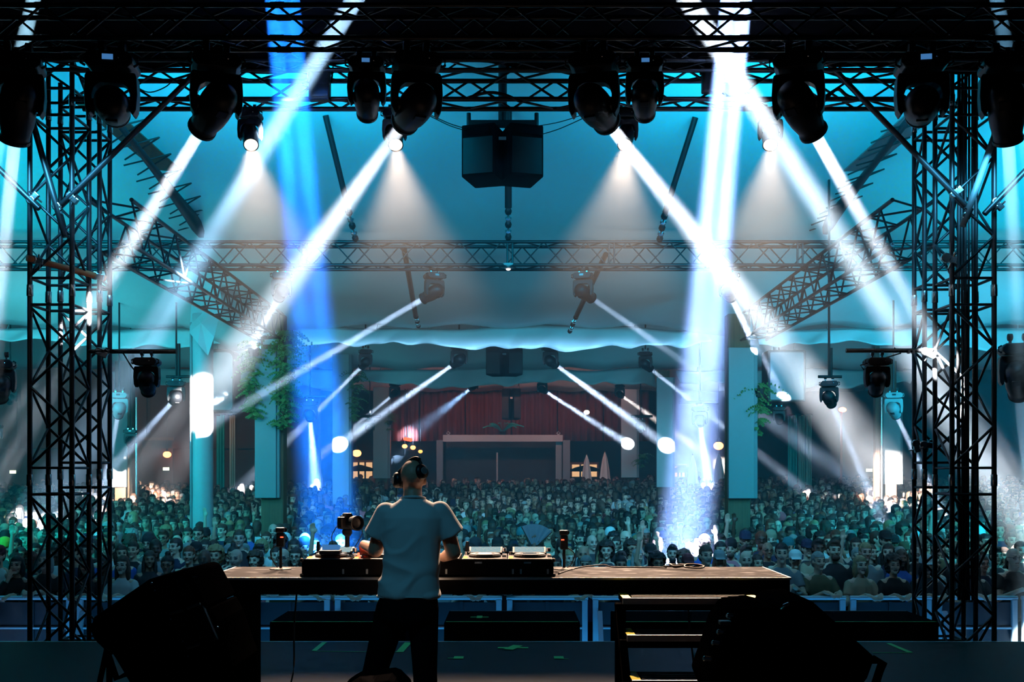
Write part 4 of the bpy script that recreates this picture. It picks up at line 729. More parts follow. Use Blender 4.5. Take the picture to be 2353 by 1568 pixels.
BN = ('first', 'second', 'third', 'fourth', 'fifth', 'sixth', 'seventh', 'eighth', 'ninth', 'tenth', 'eleventh', 'twelfth', 'thirteenth', 'fourteenth')
def barrier(i, xc):
    w = 1.05; t = thing('crowd_barrier', f'aluminium crowd barrier panel, {BN[i]} from the left end, below leaning people', 'barrier', (xc, BD, GZ), 'crowd barrier panels'); zt = .13
    rod('top_rail', (xc-w/2+.01, BD, zt), (xc+w/2-.01, BD, zt), .028, M['barrier'], t, 10); MB().box((xc-w/2+.04, BD+.02, GZ+.25), (xc+w/2-.04, BD+.03, zt-.06)).build('sheet', M['mesh'], t)
    for s_ in (-1, 1): MB().box((xc+s_*(w/2-.05)-.035, BD-.03, GZ), (xc+s_*(w/2-.05)+.035, BD+.02, zt-.02)).build('upright', M['barrier'], t, bevel=.006)
    MB().box((xc-.02, BD, GZ+.25), (xc+.02, BD+.02, zt-.05)).build('mid_bar', M['mesh'], t)
    MB().prism([(0, 0), (.05, 0), (.62, 1.05), (.57, 1.05)], -.03, .03, Matrix.Translation((xc-w/2+.10, BD-.64, GZ)) @ Matrix.Rotation(PI/2, 4, 'Z')).build('brace', M['barrier'], t); MB().box((xc-w/2, BD-.7, GZ), (xc+w/2, BD+.24, GZ+.012)).build('foot_plate', M['barrier'], t)
    for z in (GZ+.24, -.25): rod('cross_tube', (xc-w/2+.04, BD, z), (xc+w/2-.04, BD, z), .018, M['barrier'], t, 8)
for i in range(14): barrier(i, -7.15+i*1.085)
# ================================================================== people: shared anatomy
def Rz(a): return Matrix.Rotation(a, 4, 'Z')
def head_prims(c, R, s=1.0, ears=True):
    """Skull, jaw, brow, nose, cheeks, lips, chin and ears; local face direction is -y."""
    c = Vector(c); R4 = R; E = lambda p, r: ('e', c+(R4 @ (Vector(p)*s)), tuple(q*s for q in r), R4)
    q = [E((0, .012, .035), (.076, .097, .088)), E((0, -.01, -.01), (.070, .086, .088)), E((0, -.028, -.065), (.052, .058, .05)), E((0, -.082, .028), (.052, .018, .012)), E((0, -.094, -.012), (.0115, .018, .026)), E((0, -.102, -.026), (.016, .014, .010)),
         E((-.036, -.068, -.028), (.024, .022, .022)), E((.036, -.068, -.028), (.024, .022, .022)), E((0, -.084, -.062), (.026, .012, .011)), E((0, -.076, -.098), (.024, .02, .017))]
    if ears: q += [E((sx*.077, .008, -.008), (.010, .020, .031)) for sx in (-1, 1)]
    return q
def hand_prims(w, d, n, side, s=1.0, curl=.5):
    """A hand from wrist w along d; n is the back of the hand; side (+1/-1) says where the thumb leaves the palm."""
    w = Vector(w); d = Vector(d).normalized(); n = Vector(n); n = (n-d*n.dot(d)).normalized(); t = d.cross(n)*side; q = [('c', w, w+d*.05*s, .024*s, .03*s)]
    R = Matrix((t, d, n)).transposed().to_4x4(); q.append(('e', w+d*.06*s, (.042*s, .048*s, .016*s), R))
    for k, L in enumerate((.068, .078, .072, .056)):
        b = w+d*.098*s+t*(.030-.020*k)*s; a1 = curl*(.6+.15*k); d1 = d*math.cos(a1)-n*math.sin(a1); m_ = b+d1*L*.55*s; a2 = a1+curl*1.1; d2 = d*math.cos(a2)-n*math.sin(a2)
        q += [('c', b-d*.02*s, m_, .0105*s, .0095*s), ('c', m_, m_+d2*L*.5*s, .0095*s, .008*s)]
    b = w+d*.035*s+t*.034*s; d1 = (d*.75+t*.6-n*.25).normalized(); m_ = b+d1*.04*s; q += [('c', b, m_, .013*s, .011*s), ('c', m_, m_+(d*.9+t*.1-n*.4).normalized()*.032*s, .011*s, .009*s)]
    return q
# ================================================================== the performer
DD = 6.3
def D(px, py, dy=0.0): return P(px, py, DD)+Vector((0, dy, 0))
dj = thing('person', 'bald person in a white t-shirt and dark trousers playing at the deck table, back turned', 'person', (D(938, 1080).x, DD, 0))
HC = D(947, 1102, .02); HR = Rz(PI+.16) @ Matrix.Rotation(-.12, 4, 'X')
prims = head_prims(HC, HR, .98)
nk = D(949, 1152, -.01); sl, sr = D(884, 1180), D(1016, 1177); el, er = D(860, 1266, .06), D(1041, 1270, .03)
wl = P(836, 1252, 6.66); wr = P(1016, 1283, 6.64)
pv = D(939, 1392); hl, hr = D(909, 1395), D(972, 1393); kl, kr = D(860, 1545, .04), D(976, 1548, .02); al, ar = D(818, 1712, 0), D(984, 1716, 0)
prims += [('c', nk, HC+Vector((0, .01, -.05)), .060, .056), ('c', D(918, 1168), D(982, 1166), .042, .042), ('c', sl, sr, .050, .050), ('e', D(950, 1222), (.155, .095, .18)), ('e', D(944, 1300), (.150, .10, .2)), ('e', pv, (.165, .115, .12)),
          ('c', sl, el, .050, .047), ('c', el, wl, .047, .029), ('c', sr, er, .050, .047), ('c', er, wr, .047, .029), ('c', hl, kl, .085, .06), ('c', kl, al, .058, .040), ('c', hr, kr, .085, .06), ('c', kr, ar, .058, .04),
          ('c', al+Vector((0, 0, -.03)), al+Vector((-.03, .13, -.05)), .045, .035), ('c', ar+Vector((0, 0, -.03)), ar+Vector((.03, .13, -.05)), .045, .035)]
prims += hand_prims(wl, (wl-el)+Vector((.10, 0, -.10)), (0, 0, 1), 1, 1.0, .45)+hand_prims(wr, (wr-er)+Vector((0, .1, -.10)), (0, 0, 1), -1, 1.0, .5)
me = voxel(prims, .0068, 4, 'performer_body'); me.materials.append(mat('performer skin', lin(196, 150, 125), .5)); me.materials.append(M['eye'])
def face_slots(me, c, R, s=1.0, eye=1, lip=None):
    Ri = R.inverted(); c = Vector(c)
    for p in me.polygons:
        q = (Ri @ (p.center-c))/s
        if q.y < -.06 and abs(abs(q.x)-.033) < .015 and abs(q.z-.006) < .0075: p.material_index = eye
        elif q.y < -.06 and abs(abs(q.x)-.034) < .022 and abs(q.z-.030) < .006: p.material_index = eye
        elif lip is not None and q.y < -.07 and abs(q.x) < .024 and abs(q.z+.062) < .008: p.material_index = lip
face_slots(me, HC, HR, .98)
me.transform(Matrix.Translation(-wloc(dj))); o = bpy.data.objects.new('body', me); C.objects.link(o); o.parent = dj
def custom(fn): return ('m', fn)
def voxel2(builders, size, smooth, name):
    mb = MB()
    for f in builders: f(mb)
    me = mb.mesh(name, []); o = bpy.data.objects.new('tmp', me); C.objects.link(o); q = o.modifiers.new('r', 'REMESH'); q.mode = 'VOXEL'; q.voxel_size = size
    q = o.modifiers.new('s', 'SMOOTH'); q.factor = .5; q.iterations = smooth
    dg = bpy.context.evaluated_depsgraph_get(); out = bpy.data.meshes.new_from_object(o.evaluated_get(dg)); out.name = name; bpy.data.objects.remove(o); out.shade_smooth(); return out
def loft(sec, n=28):
    """sec: (centre, rx, ry) ellipses stacked from bottom to top."""
    def f(mb):
        k0 = len(mb.v)
        for c, rx, ry in sec: mb.v += [Vector(c)+Vector((rx*math.copysign(abs(math.cos(a))**.85, math.cos(a)), ry*math.copysign(abs(math.sin(a))**.85, math.sin(a)), 0)) for a in (2*PI*j/n for j in range(n))]
        for i in range(len(sec)-1): mb.f += [(k0+i*n+j, k0+i*n+(j+1) % n, k0+(i+1)*n+(j+1) % n, k0+(i+1)*n+j) for j in range(n)]
        mb.f += [tuple(k0+j for j in reversed(range(n))), tuple(k0+(len(sec)-1)*n+j for j in range(n))]
    return f
def limb(a, b, ra, rb, k=3):
    a, b = Vector(a), Vector(b)
    def f(mb): mb.tube([a+(b-a)*t/k for t in range(k+1)], [ra+(rb-ra)*t/k for t in range(k+1)], 16); mb.ell(a, (ra,)*3, None, 14, 9)
    return f
def sec(y, x0, x1, ry, dy=0): return (D((x0+x1)/2, y, dy), (x1-x0)/2/381, ry)
shirt = voxel2([loft([sec(1371, 867, 1011, .128), sec(1350, 869, 1010, .126), sec(1320, 876, 1007, .123), sec(1285, 879, 1008, .122), sec(1250, 879, 1013, .124), sec(1215, 878, 1021, .125), sec(1190, 876, 1026, .118), sec(1172, 884, 1018, .100), sec(1158, 904, 997, .084), sec(1149, 918, 981, .074), sec(1144, 924, 975, .07)]),
                limb(sl+Vector((.012, 0, -.004)), sl+(el-sl)*.66+Vector((-.012, 0, .012)), .070, .084), limb(sr+Vector((-.012, 0, -.004)), sr+(er-sr)*.62+Vector((.016, 0, .012)), .070, .084)], .0085, 5, 'tshirt')
vn = [v.normal.copy() for v in shirt.vertices]
for v, n in zip(shirt.vertices, vn):
    p = v.co; lo = max(0, min(1, (1.45-p.z)/.35)); s_ = noise.noise((p.x*3.2+1.7*p.z, p.y*3, p.z*2.1+.8*p.x)); q_ = noise.noise((p.x*7-3*p.z, 4+p.y*4, p.z*5)); r_ = 1-abs(noise.noise((p.x*5+2.6*p.z, 9, p.z*6-2.2*p.x)))*2
    v.co = p+n*(.014*s_*(.35+lo)+.008*q_*(.5+.5*lo)+.020*(.25+lo)*max(0, r_-.45)-.004*lo)
shirt.transform(Matrix.Translation(-wloc(dj))); shirt.materials.append(mat('white cotton', (.62, .64, .64), .85, noise_scale=140, bump=.05)); o = bpy.data.objects.new('tshirt', shirt); C.objects.link(o); o.parent = dj; o['label'] = 'plain white short-sleeved t-shirt'
hem = MB().tube([D(939, 1369)+Vector((.190*math.cos(a), .130*math.sin(a), .004*math.sin(3*a))) for a in (2*PI*i/40 for i in range(41))], .0045, 6).build('hem_seam', shirt.materials[0], o, smooth=True)
MB().tube([D(949.5, 1146)+Vector((.069*math.cos(a), .071*math.sin(a), .012*math.sin(a)*-1)) for a in (2*PI*i/32 for i in range(33))], .009, 8).build('collar', shirt.materials[0], o, smooth=True)
tr = voxel2([loft([sec(1445, 893, 985, .10), sec(1420, 866, 1006, .135), sec(1395, 868, 1008, .134), sec(1365, 874, 1004, .122)]), limb(D(902, 1400), kl, .102, .076), limb(kl, al+Vector((0, 0, -.02)), .076, .070), limb(D(972, 1400), kr, .096, .074), limb(kr, ar+Vector((0, 0, -.02)), .074, .070)], .010, 4, 'trousers')
tr.transform(Matrix.Translation(-wloc(dj))); tr.materials.append(M['jeans']); o = bpy.data.objects.new('trousers', tr); C.objects.link(o); o.parent = dj
for a_, sx in ((al, -.04), (ar, .04)):
    sh = voxel([('c', Vector((a_.x, a_.y-.04, .05)), Vector((a_.x+sx, a_.y+.16, .042)), .048, .042), ('e', (a_.x, a_.y-.03, .075), (.048, .055, .055))], .010, 3, 'shoe'); sh.transform(Matrix.Translation(-wloc(dj))); sh.materials.append(M['black']); o = bpy.data.objects.new('shoe', sh); C.objects.link(o); o.parent = dj
# headphones, one cup on the left ear, the other pushed up behind the right ear
hp = thing('headphones', 'black over-ear headphones on the head of the bald performer, one cup pushed up', 'headphones', HC)
cl, cr = D(914, 1104, .02), D(969, 1085, -.045); tp = D(958, 1057, .01)
pts = []
for i in range(13):
    f = i/12; pts.append((1-f)**2*(cl+Vector((-.012, 0, .03)))+2*f*(1-f)*(tp+Vector((.02, 0, .075)))+f*f*(cr+Vector((.005, 0, .02))))
MB().tube(pts, .010, 8).build('headband', M['plastic'], hp, smooth=True); MB().tube([p+Vector((0, -.004, .006)) for p in pts[3:10]], .013, 8).build('band_pad', M['black'], hp, smooth=True)
for c, ax, sc in ((cl, (-1, -.35, .05), 1.18), (cr, (.75, -.75, .25), 1.15)):
    H = Matrix.Translation(c) @ aim_mtx(ax) @ Matrix.Scale(sc, 4); o = MB().lathe([(.030, -.012), (.040, -.006), (.041, .010), (.034, .022), (.012, .027)], 22, H).build('ear_cup', M['plastic'], hp, smooth=True)
    MB().lathe([(.024, -.028), (.040, -.024), (.042, -.012), (.030, -.008)], 22, H).build('ear_pad', M['black'], o, smooth=True); MB().lathe([(.020, .026), (.018, .029)], 18, H).build('cup_badge', M['grey'], o)
MB().tube([cl+Vector((-.01, 0, -.04)), cl+Vector((-.012, -.01, -.10)), cl+Vector((.01, -.06, -.16)), cl+Vector((.03, .02, -.24))], .003, 6).build('cord', M['cable'], hp)
# ================================================================== the crowd
NOROT = Matrix()
def person_mesh(name, pose, fem):
    w = .86 if fem else 1.0; hc = Vector((0, -.005, 1.585)); q = head_prims(hc, NOROT, .98)
    q += [('c', (0, .012, 1.40), (0, .006, 1.53), .054*(w*.5+.5), .050), ('c', (-.07, .01, 1.385), (.07, .01, 1.385), .045, .045), ('c', (-.155*w, .01, 1.345), (.155*w, .01, 1.345), .058, .058), ('e', (0, .005, 1.22), (.165*w, .108, .17)), ('e', (0, .0, 1.03), (.148*w, .10, .18)), ('e', (0, .005, .90), (.165, .115, .12))]
    for sx in (-1, 1):
        q += [('c', (sx*.085, 0, .88), (sx*.095, -.01, .48), .082, .058), ('c', (sx*.095, -.01, .48), (sx*.10, .02, .07), .056, .038), ('c', (sx*.10, .02, .05), (sx*.11, -.12, .035), .042, .033)]
        s = Vector((sx*.175*w, .01, 1.335)); ps = pose[0 if sx < 0 else 1]
        if ps == 'down': e, h = Vector((sx*.225*w, .03, 1.06)), Vector((sx*.21*w, -.06, .83)); d, n = (0, -.2, -1), (sx, -.3, 0)
        elif ps == 'up': e, h = Vector((sx*.30, -.06, 1.56)), Vector((sx*.27, -.10, 1.82)); d, n = (0, 0, 1), (0, 1, 0)
        elif ps == 'rail': e, h = Vector((sx*.25, -.12, 1.10)), Vector((sx*.10, -.37, 1.24)); d, n = (-sx*.5, -.8, -.1), (0, -.2, 1)
        elif ps == 'chin': e, h = Vector((sx*.19, -.22, 1.16)), Vector((sx*.06, -.14, 1.40)); d, n = (-sx*.2, .25, 1), (0, -1, .2)
        else: e, h = Vector((sx*.22, -.14, 1.12)), Vector((sx*.06, -.36, 1.34)); d, n = (-sx*.3, -.3, 1), (sx*.8, -.5, 0)
        q += [('c', s, e, .046, .038), ('c', e, h, .037, .026)]+hand_prims(h, d, n, -sx if ps in ('down',) else sx, .95, .25 if ps == 'up' else .6)
    me = voxel(q, .0095, 3, name); me.materials.append(M['skin']); me.materials.append(M['eye']); me.materials.append(M['lip']); me.materials.append(M['jeans'])
    face_slots(me, hc, NOROT, .98, 1, 2)
    for p in me.polygons:
        if p.center.z < .93 and abs(p.center.x) < .19 and p.center.y > -.2: p.material_index = 3
    return me
def top_mesh(name, pose, fem, sleeve):
    w = .86 if fem else 1.0; r0 = .012
    def body(mb): loft([((0, .005, .86), .178, .132), ((0, 0, .95), .168*(w*.6+.4)+r0, .125), ((0, 0, 1.08), .150*w+r0, .115), ((0, .005, 1.22), .168*w+r0, .122), ((0, .008, 1.32), .178*w+r0, .105), ((0, .01, 1.385), .12*w, .078), ((0, .012, 1.42), .075, .066)])(mb)
    fs = [body]
    for sx in (-1, 1):
        s = Vector((sx*.170*w, .01, 1.332)); ps = pose[0 if sx < 0 else 1]
        e, h = {'down': (Vector((sx*.225*w, .03, 1.06)), Vector((sx*.21*w, -.06, .83))), 'up': (Vector((sx*.30, -.06, 1.56)), Vector((sx*.27, -.10, 1.82))), 'rail': (Vector((sx*.25, -.12, 1.10)), Vector((sx*.10, -.37, 1.24))), 'chin': (Vector((sx*.19, -.22, 1.16)), Vector((sx*.06, -.14, 1.40)))}.get(ps, (Vector((sx*.22, -.14, 1.12)), Vector((sx*.06, -.36, 1.34))))
        if sleeve == 'short': fs.append(limb(s, s+(e-s)*.62, .064, .062))
        elif sleeve == 'long': fs += [limb(s, e, .064, .053), limb(e, e+(h-e)*.9, .053, .040)]
        else: fs.append(limb(s+Vector((-sx*.03, 0, 0)), s+(e-s)*.05, .05, .05))
    me = voxel2(fs, .014, 3, name)
    for v in me.vertices: v.co += v.normal*(.004*noise.noise(v.co*14))
    me.materials.append(M['cloth']); return me
POSES = {'plain': ('down', 'down'), 'right_up': ('up', 'down'), 'left_up': ('down', 'up'), 'rail': ('rail', 'rail'), 'chin': ('chin', 'rail'), 'phone': ('phone', 'phone')}
BODY = {}; TOP = {}
for fem in (0, 1):
    for k in (('plain', 'right_up', 'rail', 'phone') if not fem else ('plain', 'left_up', 'rail', 'chin')):
        BODY[fem, k] = person_mesh('person_body', POSES[k], fem)
        for sl_ in (('short', 'long') if k == 'plain' else ('long',) if k in ('chin', 'phone') else ('short',)): TOP[fem, k, sl_] = top_mesh('top', POSES[k], fem, sl_)
def cut_face(me, z0, yf):
    bm = bmesh.new(); bm.from_mesh(me); bmesh.ops.delete(bm, geom=[f for f in bm.faces if (lambda c: c.y < yf+(c.z-1.60)*.25 and c.z < z0)(f.calc_center_median())], context='FACES'); bm.to_mesh(me); bm.free(); return me
def hair(name, prims, size=.011, z0=1.645, yf=-.045, rough=0):
    me = voxel(prims, size, 2, name); me = cut_face(me, z0, yf)
    if rough:
        for v in me.vertices: v.co += v.normal*rough*(noise.noise(v.co*38)+.5*noise.noise(v.co*90))
    me.materials.append(M['hair']); return me
H0 = ('e', (0, .012, 1.626), (.084, .104, .092)); H1 = ('e', (0, .035, 1.575), (.080, .078, .085))
HAIR = {'short': hair('hair', [H0, H1], rough=.004), 'quiff': hair('hair', [H0, H1, ('e', (0, -.03, 1.69), (.062, .065, .045))], rough=.006),
        'bob': hair('hair', [H0, ('e', (0, .03, 1.55), (.095, .085, .12)), ('e', (-.078, 0, 1.52), (.025, .05, .10)), ('e', (.078, 0, 1.52), (.025, .05, .10))], rough=.004),
        'long': hair('hair', [H0, ('e', (0, .045, 1.50), (.092, .065, .18)), ('e', (-.078, .0, 1.46), (.027, .045, .17)), ('e', (.078, .0, 1.46), (.027, .045, .17)), ('e', (0, .07, 1.36), (.085, .04, .15))], rough=.005),
        'curly': hair('hair', [('e', (0, .02, 1.63), (.115, .125, .115)), ('e', (0, .04, 1.57), (.11, .10, .11))], .011, 1.66, -.05, .016),
        'bun': hair('hair', [H0, H1, ('e', (0, .02, 1.735), (.04, .04, .035))], rough=.003)}
def cap_mesh():
    def f(mb): mb.lathe([(.088, 1.61), (.09, 1.64), (.083, 1.69), (.055, 1.727), (.01, 1.738)], 20, Matrix.Translation((0, .010, 0)) @ Matrix.Diagonal((1, 1.16, 1, 1)))
    def g(mb): mb.prism([(-.07, 0), (.07, 0), (.07, .012), (-.07, .012)], -.165, -.05, Matrix.Translation((0, 0, 1.625)) @ Matrix.Rotation(.12, 4, 'X'))
    me = voxel2([f, g], .009, 2, 'cap'); me.materials.append(M['cloth']); return me
CAP = cap_mesh(); me = voxel2([lambda mb: mb.lathe([(.087, 1.60), (.092, 1.63), (.09, 1.68), (.066, 1.735), (.02, 1.757)], 18, Matrix.Translation((0, .012, 0)) @ Matrix.Diagonal((1, 1.14, 1, 1)))], .010, 2, 'beanie'); me.materials.append(M['cloth']); BEANIE = me
def glasses_mesh():
    mb = MB()
    for sx in (-1, 1): mb.tube([(sx*.034+.024*math.cos(a), -.100+abs(math.cos(a))*.004, 1.590+.017*math.sin(a)) for a in (2*PI*i/12 for i in range(13))], .0032, 5)
    mb.tube([(-.010, -.104, 1.592), (0, -.107, 1.594), (.010, -.104, 1.592)], .003, 5)
    for sx in (-1, 1): mb.tube([(sx*.058, -.092, 1.593), (sx*.078, -.02, 1.595), (sx*.08, .01, 1.585)], .003, 5)
    return mb.mesh('glasses', M['black'])
GLASSES = glasses_mesh(); me = voxel([('e', (0, -.062, 1.497), (.056, .045, .042)), ('e', (0, -.05, 1.475), (.045, .04, .03))], .009, 2, 'beard'); me.materials.append(M['hair']); BEARD = me
SKIN = [lin(214, 168, 142), lin(226, 184, 160), lin(190, 142, 115), lin(150, 104, 80), lin(96, 62, 46), lin(205, 160, 140)]
HC_ = {'black': lin(22, 18, 16), 'dark brown': lin(46, 32, 24), 'brown': lin(70, 48, 34), 'blond': lin(150, 122, 84), 'grey': lin(140, 138, 134), 'auburn': lin(110, 52, 30)}
CL_ = {'black': lin(18, 18, 20), 'charcoal': lin(48, 50, 54), 'navy': lin(26, 34, 62), 'white': lin(215, 215, 212), 'grey': lin(120, 122, 124), 'blue': lin(40, 84, 160), 'olive': lin(74, 78, 52), 'maroon': lin(84, 24, 30), 'beige': lin(170, 150, 122), 'teal': lin(30, 110, 115), 'yellow': lin(210, 190, 60), 'pink': lin(190, 110, 120)}
HW = ['black']*4+['dark brown']*5+['brown']*3+['blond', 'grey', 'auburn']
CW = ['black']*9+['charcoal']*5+['navy']*4+['white']*4+['grey']*4+['blue', 'olive', 'maroon', 'beige', 'teal', 'pink']
def child(name, me, parent, col=None, lab=None):
    o = bpy.data.objects.new(name, me); C.objects.link(o); o.parent = parent
    if col: o.color = (*col, 1)
    return o
ORD = ['front', 'second', 'third', 'fourth', 'fifth', 'sixth', 'seventh', 'eighth', 'ninth', 'tenth', 'eleventh', 'twelfth', 'thirteenth', 'fourteenth']
NTH = ['nearest', 'second', 'third', 'fourth', 'fifth', 'sixth', 'seventh', 'eighth', 'ninth', 'tenth', 'eleventh', 'twelfth', 'thirteenth', 'fourteenth', 'fifteenth', 'sixteenth']
MARKS = [('left truss tower', 152), ('white round column', 467), ('left panelled column', 617), ('photo camera', 798), ('performer', 945), ('right table camera', 1297), ('right panelled column', 1698), ('right truss tower', 2200)]
def sheight(d): return gz(d)
BLOCKED = [(-6.22, 21, .24, .24), (-4.87, 21.15, .28, .3), (4.6, 21.15, .3, .3), (-5.38, 33.1, .35, .3), (4.85, 33.1, .35, .3), (-5.5, 43.7, .4, .3), (4.9, 43.7, .4, .3), (-12.3, 33, .45, .4), (12, 33, .45, .4), (-.3, 46, 3.3, 1.2), (-7.4, 49, 1, 1)]
BLOCKED += [(o.location.x, o.location.y, .25, .25) for o in bpy.data.objects if o.name.startswith(('closed_parasol', 'timber_mast', 'torch_lamp', 'side_drape'))]
rows = []; d = 13.86; ri = 0
while d < 47:
    half = .492*d+.7; n = int(2*half/.5); off = .25*(ri % 2); row = []
    for i in range(n+1):
        x = -half+i*.5+off+rnd.uniform(-.09, .09); y = d+rnd.uniform(-.13, .13)
        if abs(x) > half or any(abs(x-ox) < rx+.30 and abs(y-oy) < ry+.30 for ox, oy, rx, ry in BLOCKED) or (x < -7.3 and y > 41.7): continue
        row.append((x, y))
    rows.append(row); d += .58 if d < 22 else .66; ri += 1
SPECIAL = {(0, 314): dict(fem=1, hair='long', hc='brown', top='white', sl='short', pose='rail', skin=1, s=1.0), (0, 466): dict(fem=0, hair='bald', top='white', sl='short', pose='plain', skin=4, s=1.05), (0, 385): dict(fem=1, hair='bun', hc='black', top='black', sl='long', pose='plain', glasses=1, skin=3, s=.96),
           (0, 1975): dict(fem=1, hair='bob', hc='blond', top='beige', sl='short', pose='rail', skin=1, s=.98), (0, 2065): dict(fem=1, hair='curly', hc='dark brown', top='black', sl='short', pose='rail', skin=0, s=.95), (0, 2330): dict(fem=0, hair='bald', top='black', sl='short', pose='rail', skin=1, s=1.06, glasses=1), (0, 1262): dict(fem=0, hair='short', hc='black', top='black', sl='short', pose='right_up', skin=2, s=1.0, fan=1), (5, 512): dict(fem=0, hair='short', hc='dark brown', top='charcoal', sl='long', pose='phone', skin=1, s=1.0, phone=1), (0, 1880): dict(fem=0, hair='short', hc='grey', top='olive', sl='short', pose='rail', skin=0, s=1.03),
           (0, 48): dict(fem=1, hair='bob', hc='black', top='black', sl='long', pose='chin', skin=0, s=.97), (1, 30): dict(fem=0, hair='cap', top='white', sl='short', pose='plain', cap='maroon', beard=1, hc='brown', skin=0, s=1.03), (3, 14): dict(fem=0, hair='cap', top='charcoal', sl='long', pose='plain', cap='yellow', skin=1, s=1.04, beanie=1),
           (1, 1485): dict(fem=0, hair='short', hc='brown', top='teal', sl='short', pose='right_up', skin=0, s=1.0), (1, 1790): dict(fem=0, hair='cap', top='charcoal', cap='white', sl='short', pose='plain', skin=0, s=1.0), (2, 2000): dict(fem=0, hair='short', hc='grey', top='charcoal', sl='short', pose='right_up', glasses=1, skin=1, s=1.0)}
count = 0; NI = 300; nrow = 0; stuff = []
used = set()
for r, row in enumerate(rows):
    if count >= NI: stuff += [(x, y, r) for x, y in row]; continue
    row = [p for p in sorted(row)]; pxs = [1176.5+x/y*F for x, y in row]
    take = []
    for x, y in row:
        px = 1176.5+x/y*F; hy = HOR+(CZ-(gz(y)+1.45))/y*F
        hid = (-30 > px or px > 2385) or (r < 2 and 885 < px < 1010) or (r == 0 and (690 < px < 890 or 1010 < px < 1280) and False)
        if not hid: take.append((x, y, px))
    spec = {}
    for (rr, sp), v in SPECIAL.items():
        if rr == r and take: k = min(range(len(take)), key=lambda i: abs(take[i][2]-sp)); spec[k] = v
    cnt = {}
    for k in sorted(range(len(take)), key=lambda i: min(abs(take[i][2]-m[1]) for m in MARKS)):
        x, y, px = take[k]
        if count >= NI: stuff.append((x, y, r)); continue
        mk = min(MARKS, key=lambda m: abs(px-m[1])); side = 'left' if px < mk[1] else 'right'; nn = cnt.get((mk, side), 0); cnt[mk, side] = nn+1
        v = spec.get(k)
        if v is None:
            fem = rnd.random() < .42; hs = rnd.choice(['long', 'long', 'bob', 'bun', 'curly', 'cap'] if fem else ['short', 'short', 'short', 'quiff', 'bald', 'cap', 'curly', 'beanie'])
            pose = 'rail' if r == 0 else rnd.choice(['plain']*9+(['left_up'] if fem else ['right_up', 'phone'])); v = dict(fem=int(fem), hair=hs, hc=rnd.choice(HW), top=rnd.choice(CW), sl=rnd.choice(['short', 'long']), pose=pose, skin=rnd.choice([0, 1, 2, 0, 1, 5, 3, 4]), s=rnd.gauss(.985 if fem else 1.045, .028), glasses=rnd.random() < .2, beard=(not fem) and rnd.random() < .3, cap=rnd.choice(CW))
            if hs == 'beanie': v['beanie'] = 1; v['hair'] = 'cap'
        fem = v['fem']; pose = v['pose']; sl_ = v['sl']
        if (fem, pose, sl_) not in TOP: sl_ = [q for (a, b, q) in TOP if a == fem and b == pose][0]
        s = max(1.0 if r == 0 else .9, min(1.12, v['s'])); root = bpy.data.objects.new('person', BODY[fem, pose]); C.objects.link(root); root.color = (*SKIN[v['skin']], 1)
        y2 = max(y, 13.62) if r else 13.62; root.location = (x, y2, gz(y2)); root.rotation_euler = (0, 0, rnd.gauss(0, .22) if r else rnd.gauss(0, .12)); root.scale = (s*rnd.uniform(.98, 1.05), s, s)
        if v.get('fan'): FAN = root
        if v.get('phone'): PHONE = root; root.rotation_euler = (0, 0, 0)
        child('top', TOP[fem, pose, sl_], root, CL_[v['top']])
        if v['hair'] in HAIR: child('hair', HAIR[v['hair']], root, HC_[v['hc']]); desc = {'short': 'short', 'quiff': 'swept', 'bob': 'chin-length', 'long': 'long', 'curly': 'curly', 'bun': 'tied'}[v['hair']]+' '+v['hc']+' hair'
        elif v['hair'] == 'bald': desc = 'shaved head'
        else: bn = v.get('beanie'); child('beanie' if bn else 'cap', BEANIE if bn else CAP, root, CL_[v['cap']]); child('hair', HAIR['bob' if fem else 'short'], root, HC_[v.get('hc', 'brown')]); desc = v['cap']+(' beanie' if bn else ' cap')
        if v.get('glasses'): child('glasses', GLASSES, root)
        if v.get('beard') and v['hair'] != 'bald': child('beard', BEARD, root, HC_[v.get('hc', 'brown')])
        near = 'nearest' if nn == 0 else NTH[nn]
        if px < 63 and mk[0].startswith('left truss'): pl = f'{near} to left of left truss tower'
        else: pl = f'{near} to {side} of {mk[0]}'
        tag(root, f'person, {desc}, {v["top"]} top, {ORD[r]} row, {pl}', 'person', 'people at the front of the crowd'); count += 1
# handheld fan and phone in the crowd
FAN.rotation_euler = (0, 0, 0); p = FAN.location+Vector((-.27, -.12, 1.96)); t = thing('hand_fan', 'large pale folding hand fan raised by someone right of the performer', 'fan', p); n = 11; mb = MB(); c0 = p+Vector((-.02, 0, -.16)); k0 = 0
for i in range(n+1):
    a = math.radians(118-75*i/n); z_ = .004*(i % 2); mb.v += [c0+Vector((math.cos(a)*.07, z_, math.sin(a)*.07)), c0+Vector((math.cos(a)*.33, z_*2.5, math.sin(a)*.33))]
mb.f = [(2*i, 2*i+2, 2*i+3, 2*i+1) for i in range(n)]; mb.build('leaf', M['white'], t, solid=.003); rod('rib', c0, c0+Vector((math.cos(2.06)*.33, 0, math.sin(2.06)*.33)), .006, M['wood'], t); rod('rib', c0, c0+Vector((math.cos(.75)*.33, 0, math.sin(.75)*.33)), .006, M['wood'], t)
p = PHONE.location+Vector((0, -.40, 1.44)); t = thing('mobile_phone', 'glowing phone held up sideways right of the white round column', 'phone', p); MB().box(p+Vector((-.085, 0, -.04)), p+Vector((.085, .01, .04))).build('case', M['black'], t, bevel=.006); MB().box(p+Vector((-.055, -.002, -.034)), p+Vector((.078, 0, .034))).build('screen', M['e_phone'], t)
